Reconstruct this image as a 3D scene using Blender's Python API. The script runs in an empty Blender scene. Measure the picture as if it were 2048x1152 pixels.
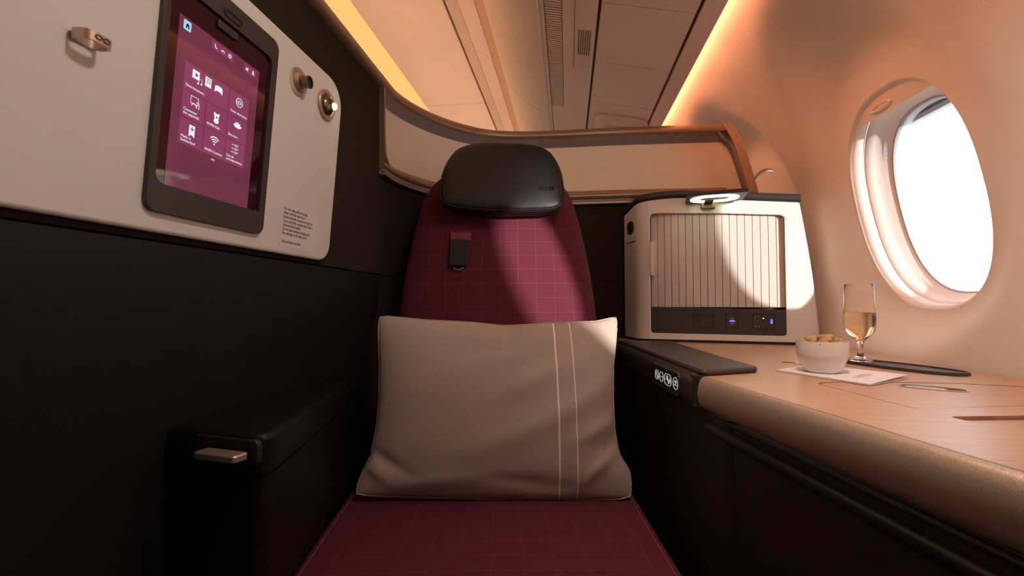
import bpy, math, random
from mathutils import Vector, Matrix
from mathutils.geometry import tessellate_polygon
random.seed(7)
SC = bpy.context.scene
COL = SC.collection
pi = math.pi

# ------------------------------------------------------------------ camera, sky, sun, exposure
EYE = Vector((0, 0, .85))
FPX = 900.0
YAW = math.atan(111 / FPX)
PIT = math.atan(29 / FPX)
cd = bpy.data.cameras.new('camera')
cam = bpy.data.objects.new('camera', cd)
COL.objects.link(cam)
cd.sensor_width = 36
cd.lens = FPX / 2048 * 36
cd.clip_start = .01
cam.location = EYE
cam.rotation_euler = (pi / 2 + PIT, 0, YAW)
SC.camera = cam
SC.view_settings.view_transform = 'Standard'
SC.view_settings.look = 'None'
SC.view_settings.gamma = 1
SC.view_settings.use_curve_mapping = False
SC.view_settings.exposure = 0.2

W = bpy.data.worlds.new('sky')
SC.world = W
W.use_nodes = True
nt = W.node_tree
nt.nodes.clear()
wo = nt.nodes.new('ShaderNodeOutputWorld')
bg = nt.nodes.new('ShaderNodeBackground')
tc = nt.nodes.new('ShaderNodeTexCoord')
sx = nt.nodes.new('ShaderNodeSeparateXYZ')
rp = nt.nodes.new('ShaderNodeValToRGB')
rp.color_ramp.elements[0].position = 0.0
rp.color_ramp.elements[0].color = (.93, .95, .97, 1)
rp.color_ramp.elements[1].position = .6
rp.color_ramp.elements[1].color = (.72, .83, .93, 1)
nt.links.new(tc.outputs['Generated'], sx.inputs[0])
nt.links.new(sx.outputs['Z'], rp.inputs[0])
nt.links.new(rp.outputs[0], bg.inputs[0])
nt.links.new(bg.outputs[0], wo.inputs[0])
bg.inputs[1].default_value = 2.2

sd = bpy.data.lights.new('sun', 'SUN')
sun = bpy.data.objects.new('sun', sd)
COL.objects.link(sun)
sd.energy = 6.6
sd.angle = math.radians(1.9)
sd.color = (1, .93, .84)
SUN_DIR = Vector((-.86, 1.0, -.150))
sun.rotation_euler = SUN_DIR.to_track_quat('-Z', 'Y').to_euler()
sun.location = (3, -2, 2)

# ------------------------------------------------------------------ helpers
OFF = {}


def tag(o, label=None, cat=None, group=None, kind=None):
    if label: o['label'] = label
    if cat: o['category'] = cat
    if group: o['group'] = group
    if kind: o['kind'] = kind
    return o


def thing(name, loc, label=None, cat=None, group=None, kind=None):
    o = bpy.data.objects.new(name, None)
    o.empty_display_size = .05
    COL.objects.link(o)
    o.location = loc
    OFF[o.name] = Vector(loc)
    return tag(o, label, cat, group, kind)


def place(name, data, parent=None, origin=None):
    o = bpy.data.objects.new(name, data)
    COL.objects.link(o)
    if parent is not None:
        o.parent = parent
        OFF[o.name] = OFF[parent.name].copy()
    else:
        OFF[o.name] = Vector(origin) if origin is not None else Vector((0, 0, 0))
        o.location = OFF[o.name]
    return o


def mesh(name, verts, faces, mat, parent=None, origin=None, smooth=None, bevel=0, seg=2, uv=None, sub=0):
    """verts are world positions; stored relative to the thing's base"""
    if parent is not None:
        base = OFF[parent.name]
    elif origin is not None:
        base = Vector(origin)
    else:
        base = Vector((0, 0, 0))
    me = bpy.data.meshes.new(name)
    me.from_pydata([(Vector(v) - base) for v in verts], [], faces)
    if uv is not None:
        ul = me.uv_layers.new(name='UVMap')
        for l in me.loops:
            ul.data[l.index].uv = uv[l.vertex_index]
    import bmesh
    bm = bmesh.new()
    bm.from_mesh(me)
    bmesh.ops.recalc_face_normals(bm, faces=bm.faces)
    bm.to_mesh(me)
    bm.free()
    if smooth is not None:
        me.polygons.foreach_set('use_smooth', [True] * len(me.polygons))
        if smooth < 179:
            me.set_sharp_from_angle(angle=math.radians(smooth))
    me.materials.append(mat)
    o = place(name, me, parent, origin)
    if bevel:
        m = o.modifiers.new('bevel', 'BEVEL')
        m.width = bevel
        m.segments = seg
        m.limit_method = 'ANGLE'
        m.angle_limit = math.radians(35)
        if smooth is None:
            me.polygons.foreach_set('use_smooth', [True] * len(me.polygons))
            me.set_sharp_from_angle(angle=math.radians(50))
    if sub:
        m = o.modifiers.new('sub', 'SUBSURF')
        m.levels = sub
        m.render_levels = sub
    return o


def box(name, a, b, mat, parent=None, origin=None, bevel=0, fr=None):
    (x0, y0, z0), (x1, y1, z1) = a, b
    v = [(x, y, z) for z in (z0, z1) for y in (y0, y1) for x in (x0, x1)]
    if fr: v = [fr(*p) for p in v]
    f = [(0, 1, 3, 2), (4, 6, 7, 5), (0, 4, 5, 1), (1, 5, 7, 3), (3, 7, 6, 2), (2, 6, 4, 0)]
    return mesh(name, v, f, mat, parent, origin, bevel=bevel)


def rrect(x0, x1, y0, y1, r, n=6):
    """rounded rectangle; r one radius or (bl, br, tr, tl)"""
    if not isinstance(r, (tuple, list)): r = (r,) * 4
    out = []
    for (cx, cy, rr, a0) in ((x0 + r[0], y0 + r[0], r[0], pi), (x1 - r[1], y0 + r[1], r[1], 1.5 * pi),
                             (x1 - r[2], y1 - r[2], r[2], 0), (x0 + r[3], y1 - r[3], r[3], .5 * pi)):
        for i in range(n + 1):
            t = a0 + i / n * pi / 2
            out.append((cx + rr * math.cos(t), cy + rr * math.sin(t)))
    return out


def ellipse(cx, cy, rx, ry, n=32, p=2.0, rot=0):
    out = []
    for i in range(n):
        t = 2 * pi * i / n
        c, s = math.cos(t), math.sin(t)
        x = rx * math.copysign(abs(c) ** (2 / p), c)
        y = ry * math.copysign(abs(s) ** (2 / p), s)
        out.append((cx + x * math.cos(rot) - y * math.sin(rot), cy + x * math.sin(rot) + y * math.cos(rot)))
    return out


def roundpoly(pts, r, n=4):
    """round the corners of a polygon by quadratic curves"""
    out = []
    N = len(pts)
    for i in range(N):
        p0, p1, p2 = Vector(pts[i - 1]), Vector(pts[i]), Vector(pts[(i + 1) % N])
        rr = r[i] if isinstance(r, (list, tuple)) else r
        if rr <= 0:
            out.append(tuple(p1)); continue
        a = p1 + (p0 - p1).normalized() * min(rr, (p0 - p1).length * .45)
        b = p1 + (p2 - p1).normalized() * min(rr, (p2 - p1).length * .45)
        for k in range(n + 1):
            t = k / n
            out.append(tuple(a * (1 - t) ** 2 + p1 * 2 * t * (1 - t) + b * t * t))
    return out


def plate(name, outer, fr, h0, h1, mat, parent=None, origin=None, holes=(), bevel=0, seg=2, smooth=None):
    """flat plate with holes between heights h0 and h1 in the frame fr(u, v, h)"""
    loops = [list(outer)] + [list(h) for h in holes]
    flat = [p for l in loops for p in l]
    n = len(flat)
    verts = [fr(p[0], p[1], h1) for p in flat] + [fr(p[0], p[1], h0) for p in flat]
    faces = []
    if holes:
        tri = tessellate_polygon([[Vector((p[0], p[1], 0)) for p in l] for l in loops])
        for t in tri:
            faces.append(tuple(t))
            faces.append(tuple(n + i for i in reversed(t)))
    else:
        faces.append(tuple(range(n)))
        faces.append(tuple(range(2 * n - 1, n - 1, -1)))
    s = 0
    for l in loops:
        m = len(l)
        for i in range(m):
            j = (i + 1) % m
            faces.append((s + i, s + j, n + s + j, n + s + i))
        s += m
    return mesh(name, verts, faces, mat, parent, origin, bevel=bevel, seg=seg, smooth=40 if smooth is None and not bevel else smooth)


def ring(name, outer, inner, fr, h0, h1, mat, parent=None, origin=None):
    """band between two outlines with the same number of points"""
    n = len(outer)
    v = [fr(*p, h1) for p in outer] + [fr(*p, h1) for p in inner] + [fr(*p, h0) for p in inner] + [fr(*p, h0) for p in outer]
    f = []
    for i in range(n):
        j = (i + 1) % n
        for k in range(4):
            a, b = k * n, ((k + 1) % 4) * n
            f.append((a + i, a + j, b + j, b + i))
    return mesh(name, v, f, mat, parent, origin, smooth=40)


def loft(name, rings, mat, parent=None, origin=None, caps=(True, True), closed=True, smooth=40, uv=None, bevel=0, sub=0):
    n = len(rings[0])
    v = [p for r in rings for p in r]
    f = []
    for k in range(len(rings) - 1):
        for i in range(n if closed else n - 1):
            j = (i + 1) % n
            f.append((k * n + i, k * n + j, (k + 1) * n + j, (k + 1) * n + i))
    if caps[0]: f.append(tuple(range(n - 1, -1, -1)))
    if caps[1]: f.append(tuple(range((len(rings) - 1) * n, len(rings) * n)))
    return mesh(name, v, f, mat, parent, origin, smooth=smooth, uv=uv, bevel=bevel, sub=sub)


def sweep(name, path, prof, mat, parent=None, origin=None, smooth=40, closed=True, bevel=0):
    """sweep a profile [(offset to the right of travel, z)] (or a function of path fraction) along a plan path"""
    rings = []
    N = len(path)
    for i, p in enumerate(path):
        a = Vector(path[max(i - 1, 0)]); b = Vector(path[min(i + 1, N - 1)])
        d = (b - a).normalized()
        nx, ny = d[1], -d[0]
        pr = prof(i / (N - 1)) if callable(prof) else prof
        rings.append([(p[0] + nx * o, p[1] + ny * o, z) for (o, z) in pr])
    return loft(name, rings, mat, parent, origin, caps=(closed, closed), closed=closed, smooth=smooth, bevel=bevel)


def along_y(name, prof, y0, y1, mat, parent=None, origin=None, closed=True, smooth=40, bevel=0):
    return loft(name, [[(x, y0, z) for x, z in prof], [(x, y1, z) for x, z in prof]], mat, parent, origin,
                caps=(closed, closed), closed=closed, smooth=smooth, bevel=bevel)


def lathe(name, prof, c, mat, parent=None, origin=None, n=48, smooth=50):
    rings = [[(c[0] + r * math.cos(2 * pi * i / n), c[1] + r * math.sin(2 * pi * i / n), c[2] + z) for i in range(n)] for r, z in prof]
    return loft(name, rings, mat, parent, origin, caps=(prof[0][0] > 1e-6, prof[-1][0] > 1e-6), smooth=smooth)


def tube(name, pts, r, mat, parent=None, origin=None, n=8, closed=False):
    pts = [Vector(p) for p in pts]
    rings = []
    N = len(pts)
    up = Vector((0, 0, 1))
    for i, p in enumerate(pts):
        a = pts[i - 1] if (closed or i > 0) else p
        b = pts[(i + 1) % N] if (closed or i < N - 1) else p
        d = (b - a).normalized()
        u = up if abs(d.dot(up)) < .95 else Vector((1, 0, 0))
        s = d.cross(u).normalized(); t = s.cross(d)
        rings.append([p + (s * math.cos(2 * pi * k / n) + t * math.sin(2 * pi * k / n)) * r for k in range(n)])
    if closed:
        rings.append(rings[0])
        return loft(name, rings, mat, parent, origin, caps=(False, False))
    return loft(name, rings, mat, parent, origin)


def crom(pts, n=6):
    """Catmull-Rom through plan points"""
    P = [Vector(p) for p in pts]
    out = []
    for i in range(len(P) - 1):
        p0, p1, p2, p3 = P[max(i - 1, 0)], P[i], P[i + 1], P[min(i + 2, len(P) - 1)]
        for k in range(n):
            t = k / n
            out.append(tuple(.5 * ((2 * p1) + (p2 - p0) * t + (2 * p0 - 5 * p1 + 4 * p2 - p3) * t * t + (3 * p1 - p0 - 3 * p2 + p3) * t ** 3)))
    out.append(tuple(P[-1]))
    return out


def interp(tab, x):
    if x <= tab[0][0]: return tab[0][1]
    for (a, b), (c, d) in zip(tab, tab[1:]):
        if x <= c: return b + (d - b) * (x - a) / (c - a)
    return tab[-1][1]


def smooth_interp(tab, x):
    """monotone-ish cubic through a table"""
    n = len(tab)
    if x <= tab[0][0]: return tab[0][1]
    if x >= tab[-1][0]: return tab[-1][1]
    for i in range(n - 1):
        if x <= tab[i + 1][0]: break
    x0, y0 = tab[i]; x1, y1 = tab[i + 1]
    def sl(k):
        a = tab[max(k - 1, 0)]; b = tab[min(k + 1, n - 1)]
        return (b[1] - a[1]) / (b[0] - a[0])
    h = x1 - x0; t = (x - x0) / h
    return (2 * t ** 3 - 3 * t ** 2 + 1) * y0 + (t ** 3 - 2 * t ** 2 + t) * h * sl(i) + (-2 * t ** 3 + 3 * t ** 2) * y1 + (t ** 3 - t ** 2) * h * sl(i + 1)


def sstep(a, b, x):
    t = min(max((x - a) / (b - a), 0), 1)
    return t * t * (3 - 2 * t)


def text(name, body, pos, xdir, ydir, size, mat, parent, align='LEFT', extrude=.0001, sx=1.0, spacing=1.0):
    cu = bpy.data.curves.new(name, 'FONT')
    cu.body = body
    cu.size = size
    cu.align_x = align
    cu.extrude = extrude
    cu.space_line = spacing
    cu.resolution_u = 3
    cu.materials.append(mat)
    tmp = bpy.data.objects.new('tmp', cu)
    COL.objects.link(tmp)
    bpy.context.view_layer.update()
    me = bpy.data.meshes.new_from_object(tmp.evaluated_get(bpy.context.evaluated_depsgraph_get()))
    bpy.data.objects.remove(tmp)
    o = place(name, me, parent)
    x = Vector(xdir).normalized(); z = x.cross(Vector(ydir)).normalized(); y = z.cross(x)
    m = Matrix((x * sx, y, z)).transposed().to_4x4()
    m.translation = Vector(pos) - OFF[parent.name]
    o.matrix_local = m
    return o


# ------------------------------------------------------------------ materials
def nodes(name):
    m = bpy.data.materials.new(name)
    m.use_nodes = True
    return m, m.node_tree, m.node_tree.nodes['Principled BSDF']


def mat(name, col, rough=.5, metal=0, spec=.5, bump=None, vary=None, coat=0, sheen=0, stretch=None):
    m, t, b = nodes(name)
    b.inputs['Base Color'].default_value = (*col, 1)
    b.inputs['Roughness'].default_value = rough
    b.inputs['Metallic'].default_value = metal
    b.inputs['Specular IOR Level'].default_value = spec
    b.inputs['Coat Weight'].default_value = coat
    b.inputs['Coat Roughness'].default_value = .12
    if sheen:
        b.inputs['Sheen Weight'].default_value = sheen
        b.inputs['Sheen Roughness'].default_value = .4
    if bump or vary:
        c = t.nodes.new('ShaderNodeTexCoord')
        mp = t.nodes.new('ShaderNodeMapping')
        t.links.new(c.outputs['Object'], mp.inputs[0])
        if stretch: mp.inputs['Scale'].default_value = stretch
    if vary:
        n = t.nodes.new('ShaderNodeTexNoise')
        n.inputs['Scale'].default_value = vary[0]
        n.inputs['Detail'].default_value = 6
        t.links.new(mp.outputs[0], n.inputs['Vector'])
        r = t.nodes.new('ShaderNodeValToRGB')
        a = vary[1]
        r.color_ramp.elements[0].position = .3
        r.color_ramp.elements[1].position = .7
        r.color_ramp.elements[0].color = (*[c_ * (1 - a) for c_ in col], 1)
        r.color_ramp.elements[1].color = (*[min(c_ * (1 + a), 1) for c_ in col], 1)
        t.links.new(n.outputs['Fac'], r.inputs[0])
        t.links.new(r.outputs[0], b.inputs['Base Color'])
    if bump:
        n = t.nodes.new('ShaderNodeTexNoise')
        n.inputs['Scale'].default_value = bump[0]
        n.inputs['Detail'].default_value = 4
        t.links.new(mp.outputs[0], n.inputs['Vector'])
        u = t.nodes.new('ShaderNodeBump')
        u.inputs['Strength'].default_value = bump[1]
        u.inputs['Distance'].default_value = .001
        t.links.new(n.outputs['Fac'], u.inputs['Height'])
        t.links.new(u.outputs[0], b.inputs['Normal'])
    return m


def glow(name, col, strength, base=(0, 0, 0), rough=.5):
    m, t, b = nodes(name)
    b.inputs['Base Color'].default_value = (*base, 1)
    b.inputs['Roughness'].default_value = rough
    b.inputs['Emission Color'].default_value = (*col, 1)
    b.inputs['Emission Strength'].default_value = strength
    return m


def math_node(t, op, a, b=None, c=None):
    n = t.nodes.new('ShaderNodeMath')
    n.operation = op
    for i, v in enumerate((a, b, c)):
        if v is None: continue
        if isinstance(v, (int, float)): n.inputs[i].default_value = v
        else: t.links.new(v, n.inputs[i])
    return n.outputs[0]


def plaid(name, col, line, pu, pv):
    """maroon woven cloth with a grid of thin dashed pinstripes, in metres of the UV map"""
    m, t, b = nodes(name)
    b.inputs['Roughness'].default_value = .85
    b.inputs['Specular IOR Level'].default_value = .2
    b.inputs['Sheen Weight'].default_value = .05
    b.inputs['Sheen Tint'].default_value = (.9, .5, .6, 1)
    u = t.nodes.new('ShaderNodeUVMap')
    s = t.nodes.new('ShaderNodeSeparateXYZ')
    t.links.new(u.outputs[0], s.inputs[0])
    def lines(c, o, per, wid):
        f = math_node(t, 'FRACT', math_node(t, 'DIVIDE', c, per))
        near = math_node(t, 'LESS_THAN', f, wid / per)
        dash = math_node(t, 'LESS_THAN', math_node(t, 'FRACT', math_node(t, 'DIVIDE', o, .0032)), .6)
        return math_node(t, 'MULTIPLY', near, dash)
    l = math_node(t, 'MAXIMUM', lines(s.outputs[0], s.outputs[1], pu, .0009), lines(s.outputs[1], s.outputs[0], pv, .0009))
    n = t.nodes.new('ShaderNodeTexNoise')
    n.inputs['Scale'].default_value = 900
    n.inputs['Detail'].default_value = 3
    t.links.new(u.outputs[0], n.inputs['Vector'])
    n2 = t.nodes.new('ShaderNodeTexNoise')
    n2.inputs['Scale'].default_value = 35
    n2.inputs['Detail'].default_value = 5
    t.links.new(u.outputs[0], n2.inputs['Vector'])
    mx = t.nodes.new('ShaderNodeMix'); mx.data_type = 'RGBA'
    mx.inputs['A'].default_value = (*[c * .72 for c in col], 1)
    mx.inputs['B'].default_value = (*[c * 1.28 for c in col], 1)
    t.links.new(math_node(t, 'ADD', math_node(t, 'MULTIPLY', n.outputs['Fac'], .7), math_node(t, 'MULTIPLY', n2.outputs['Fac'], .3)), mx.inputs['Factor'])
    mx2 = t.nodes.new('ShaderNodeMix'); mx2.data_type = 'RGBA'
    t.links.new(math_node(t, 'MULTIPLY', l, .5), mx2.inputs['Factor'])
    t.links.new(mx.outputs['Result'], mx2.inputs['A'])
    mx2.inputs['B'].default_value = (*line, 1)
    t.links.new(mx2.outputs['Result'], b.inputs['Base Color'])
    bp = t.nodes.new('ShaderNodeBump')
    bp.inputs['Strength'].default_value = .35
    bp.inputs['Distance'].default_value = .0006
    t.links.new(n.outputs['Fac'], bp.inputs['Height'])
    t.links.new(bp.outputs[0], b.inputs['Normal'])
    return m


def linen():
    m, t, b = nodes('beige linen with two pale stripes')
    b.inputs['Roughness'].default_value = .9
    b.inputs['Specular IOR Level'].default_value = .15
    u = t.nodes.new('ShaderNodeUVMap')
    s = t.nodes.new('ShaderNodeSeparateXYZ')
    t.links.new(u.outputs[0], s.inputs[0])
    def stripe(c, w):
        return math_node(t, 'LESS_THAN', math_node(t, 'ABSOLUTE', math_node(t, 'SUBTRACT', s.outputs[0], c)), w)
    l = math_node(t, 'MAXIMUM', stripe(.119, .0016), stripe(.1535, .0010))
    mp = t.nodes.new('ShaderNodeMapping')
    mp.inputs['Scale'].default_value = (60, 700, 1)
    t.links.new(u.outputs[0], mp.inputs[0])
    n = t.nodes.new('ShaderNodeTexNoise'); n.inputs['Scale'].default_value = 1; n.inputs['Detail'].default_value = 4
    t.links.new(mp.outputs[0], n.inputs['Vector'])
    mp2 = t.nodes.new('ShaderNodeMapping')
    mp2.inputs['Scale'].default_value = (700, 60, 1)
    t.links.new(u.outputs[0], mp2.inputs[0])
    n2 = t.nodes.new('ShaderNodeTexNoise'); n2.inputs['Scale'].default_value = 1; n2.inputs['Detail'].default_value = 4
    t.links.new(mp2.outputs[0], n2.inputs['Vector'])
    mx = t.nodes.new('ShaderNodeMix'); mx.data_type = 'RGBA'
    mx.inputs['A'].default_value = (.33, .262, .215, 1)
    mx.inputs['B'].default_value = (.50, .41, .345, 1)
    w = math_node(t, 'MULTIPLY', math_node(t, 'ADD', n.outputs['Fac'], n2.outputs['Fac']), .5)
    t.links.new(w, mx.inputs['Factor'])
    mx2 = t.nodes.new('ShaderNodeMix'); mx2.data_type = 'RGBA'
    t.links.new(l, mx2.inputs['Factor'])
    t.links.new(mx.outputs['Result'], mx2.inputs['A'])
    mx2.inputs['B'].default_value = (.86, .77, .69, 1)
    t.links.new(mx2.outputs['Result'], b.inputs['Base Color'])
    bp = t.nodes.new('ShaderNodeBump'); bp.inputs['Strength'].default_value = .3; bp.inputs['Distance'].default_value = .0006
    t.links.new(w, bp.inputs['Height'])
    t.links.new(bp.outputs[0], b.inputs['Normal'])
    return m


def wood():
    m, t, b = nodes('pale brown satin wood')
    c = t.nodes.new('ShaderNodeTexCoord')
    mp = t.nodes.new('ShaderNodeMapping')
    mp.inputs['Rotation'].default_value = (0, 0, math.radians(-35))
    mp.inputs['Scale'].default_value = (9, 420, 30)
    t.links.new(c.outputs['Object'], mp.inputs[0])
    n = t.nodes.new('ShaderNodeTexNoise'); n.inputs['Scale'].default_value = 1; n.inputs['Detail'].default_value = 6
    t.links.new(mp.outputs[0], n.inputs['Vector'])
    r = t.nodes.new('ShaderNodeValToRGB')
    r.color_ramp.elements[0].position = .32; r.color_ramp.elements[0].color = (.44, .245, .135, 1)
    r.color_ramp.elements[1].position = .7; r.color_ramp.elements[1].color = (.60, .37, .22, 1)
    t.links.new(n.outputs['Fac'], r.inputs[0])
    t.links.new(r.outputs[0], b.inputs['Base Color'])
    b.inputs['Roughness'].default_value = .34
    b.inputs['Specular IOR Level'].default_value = .6
    bp = t.nodes.new('ShaderNodeBump'); bp.inputs['Strength'].default_value = .12; bp.inputs['Distance'].default_value = .0004
    t.links.new(n.outputs['Fac'], bp.inputs['Height'])
    t.links.new(bp.outputs[0], b.inputs['Normal'])
    return m


def thin_glass(name, tint, refl=.06):
    m = bpy.data.materials.new(name)
    m.use_nodes = True
    t = m.node_tree
    t.nodes.clear()
    o = t.nodes.new('ShaderNodeOutputMaterial')
    tr = t.nodes.new('ShaderNodeBsdfTransparent'); tr.inputs[0].default_value = (*tint, 1)
    gl = t.nodes.new('ShaderNodeBsdfGlossy'); gl.inputs['Roughness'].default_value = .02
    mx = t.nodes.new('ShaderNodeMixShader')
    lw = t.nodes.new('ShaderNodeLayerWeight'); lw.inputs[0].default_value = refl * 2
    t.links.new(lw.outputs['Fresnel'], mx.inputs[0])
    t.links.new(tr.outputs[0], mx.inputs[1]); t.links.new(gl.outputs[0], mx.inputs[2])
    t.links.new(mx.outputs[0], o.inputs[0])
    return m


def clear_glass(name, col, ior):
    m, t, b = nodes(name)
    b.inputs['Base Color'].default_value = (*col, 1)
    b.inputs['Roughness'].default_value = 0
    b.inputs['IOR'].default_value = ior
    b.inputs['Transmission Weight'].default_value = 1
    return m


M_wall = mat('warm white lining plastic', (.80, .70, .62), .55, bump=(900, .08), vary=(3, .02))
M_ceil = mat('ceiling lining', (.82, .69, .59), .6, bump=(700, .08), vary=(3, .03))
M_gap = mat('dark joint', (.085, .04, .022), .7, vary=(40, .1))
M_white = mat('off white satin plastic', (.72, .67, .61), .42, bump=(1200, .06), vary=(5, .015))
M_reveal = mat('white window reveal', (.92, .87, .84), .4, vary=(5, .01))
M_black = mat('black satin plastic', (.018, .016, .016), .42, bump=(1500, .08), vary=(20, .1))
M_bezel = mat('charcoal bezel', (.042, .035, .032), .45, bump=(1500, .1), vary=(20, .1))
M_leather = mat('black leather', (.006, .006, .0065), .42, spec=.3, bump=(500, .25), vary=(60, .1))
M_head = mat('black headrest leather', (.008, .0078, .0078), .46, spec=.42, bump=(500, .12), vary=(60, .1))
M_leather2 = mat('black wall leather', (.008, .0078, .009), .65, spec=.3, bump=(420, .3), vary=(60, .12))
M_pad = mat('charcoal armrest leather', (.045, .041, .034), .42, bump=(700, .2), vary=(60, .1))
M_side = mat('dark green-grey leather', (.020, .022, .019), .5, bump=(600, .3), vary=(60, .15))
M_felt = mat('dark brown speckled wall cloth', (.030, .022, .017), .95, spec=.15, bump=(900, .6), vary=(1400, .6))
M_bronze = mat('bronze painted metal', (.36, .25, .17), .38, metal=.55, bump=(1500, .05), vary=(30, .05))
M_mauve = mat('mauve grey trim', (.24, .20, .20), .55, vary=(30, .05))
M_seal = mat('grey window seal', (.50, .48, .50), .6, vary=(30, .05))
M_cream = mat('cream lining panel', (.86, .74, .59), .6, bump=(500, .08), vary=(6, .02))
M_gold = mat('champagne metallic paint', (.56, .45, .35), .36, metal=.6, bump=(1800, .3), vary=(900, .18))
M_hook = mat('rose bronze metal', (.60, .46, .385), .36, metal=.75, bump=(1800, .05), vary=(60, .05))
M_steel = mat('dark bronze metal', (.20, .15, .09), .3, metal=.9, vary=(60, .08))
M_slat = mat('taupe shutter slat', (.60, .52, .47), .42, vary=(30, .03))
M_cloth = plaid('maroon plaid seat cloth', (.098, .0145, .028), (.36, .085, .11), .046, .0385)
M_linen = linen()
M_wood = wood()
M_pane = thin_glass('window pane', (.97, .98, 1.0))
M_glass = clear_glass('clear glass', (1, .985, .975), 1.45)
M_wine = clear_glass('golden wine', (1.0, .84, .58), 1.33)
M_china = mat('white porcelain', (.84, .79, .75), .25, coat=.3, vary=(10, .01))
M_nut = mat('roasted nut', (.56, .32, .12), .5, bump=(300, .4), vary=(140, .3))
M_paper = mat('white paper napkin', (.86, .80, .80), .85, bump=(900, .2), vary=(200, .02))
M_carpet = mat('dark carpet', (.02, .018, .018), .95, bump=(500, .8), vary=(300, .3))
M_print = mat('black print', (.02, .018, .018), .6, vary=(50, .05))
M_lightprint = glow('white lit symbol', (1, 1, 1), .75)
M_blue = glow('blue port light', (.12, .14, 1), 1.4)
M_green = glow('green power light', (.5, 1, .6), 2.0)
M_pin = mat('grey metal pin', (.5, .47, .43), .3, metal=.8, vary=(90, .05))
M_glassblack = mat('dark maroon screen glass', (.035, .002, .010), .05, spec=.6, vary=(20, .05))
M_disp = glow('lit display', (.135, .028, .058), .75, base=(.06, .01, .025), rough=.06)
M_tile = glow('lit display tile', (.25, .048, .115), .75, base=(.06, .01, .025), rough=.06)
M_icon = glow('white display print', (.85, .85, 1), .85, rough=.1)
M_home = glow('pale blue home key', (.35, .75, .95), .8, rough=.1)
L_orange = glow('orange cove lamp', (1.0, .36, .18), 16)
L_yellow = glow('yellow ceiling wash lamp', (1.0, .50, .16), 1.0)
L_strip = glow('amber strip lamp', (1.0, .34, .12), .36)
L_aisle = glow('added peach fill lamp', (1.0, .54, .31), 10)
L_lamp = glow('warm white reading lamp', (1.0, .95, .62), 3.6)
L_spot = glow('warm white reading lamp bulb', (1.0, .9, .65), 25)
L_over = glow('added fill lamp lens', (1.0, .86, .72), 6)

# ------------------------------------------------------------------ cabin shell
YA, YB = -1.8, 4.2
tag(box('floor', (-1.6, YA, -.05), (.75, YB, 0), M_carpet), 'dark carpeted cabin floor', 'floor', kind='structure')
tag(box('wall_front', (-1.6, YA - .05, 0), (.9, YA, 2.2), M_wall), 'pale end wall of the cabin ahead of the suite', 'wall', kind='structure')
tag(box('wall_back', (-1.6, YB, 0), (.9, YB + .05, 2.2), M_wall), 'pale end wall of the cabin behind the suite', 'wall', kind='structure')
tag(box('wall_aisle', (-1.65, YA, 0), (-1.6, YB, 2.2), M_wall), 'pale cabin wall across the aisle', 'wall', kind='structure')

# window side wall: one panel per window bay
WALLTAB = [(0, .64), (.4, .68), (.6, .70), (.73, .712), (.85, .725), (1.0, .725), (1.12, .708), (1.24, .672), (1.35, .627), (1.45, .567), (1.55, .49), (1.64, .425), (1.72, .40)]
PITCH = .635
WC = 1.085
WZ = 1.082
AY, AZ = .1813, .2498
LP_ = 2.42


def lip_x(z):
    return .7465 - .205 * (z - 1.08)


def wall_x(y, z, yc):
    x = smooth_interp(WALLTAB, z)
    hz = .50 if z > WZ else .355
    e = (abs((y - yc) / .285) ** 2.4 + abs((z - WZ) / hz) ** 2.4) ** (1 / 2.4)
    w = 1 - sstep(.66, 1.0, e)
    return x + (lip_x(z) - x) * w


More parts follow.
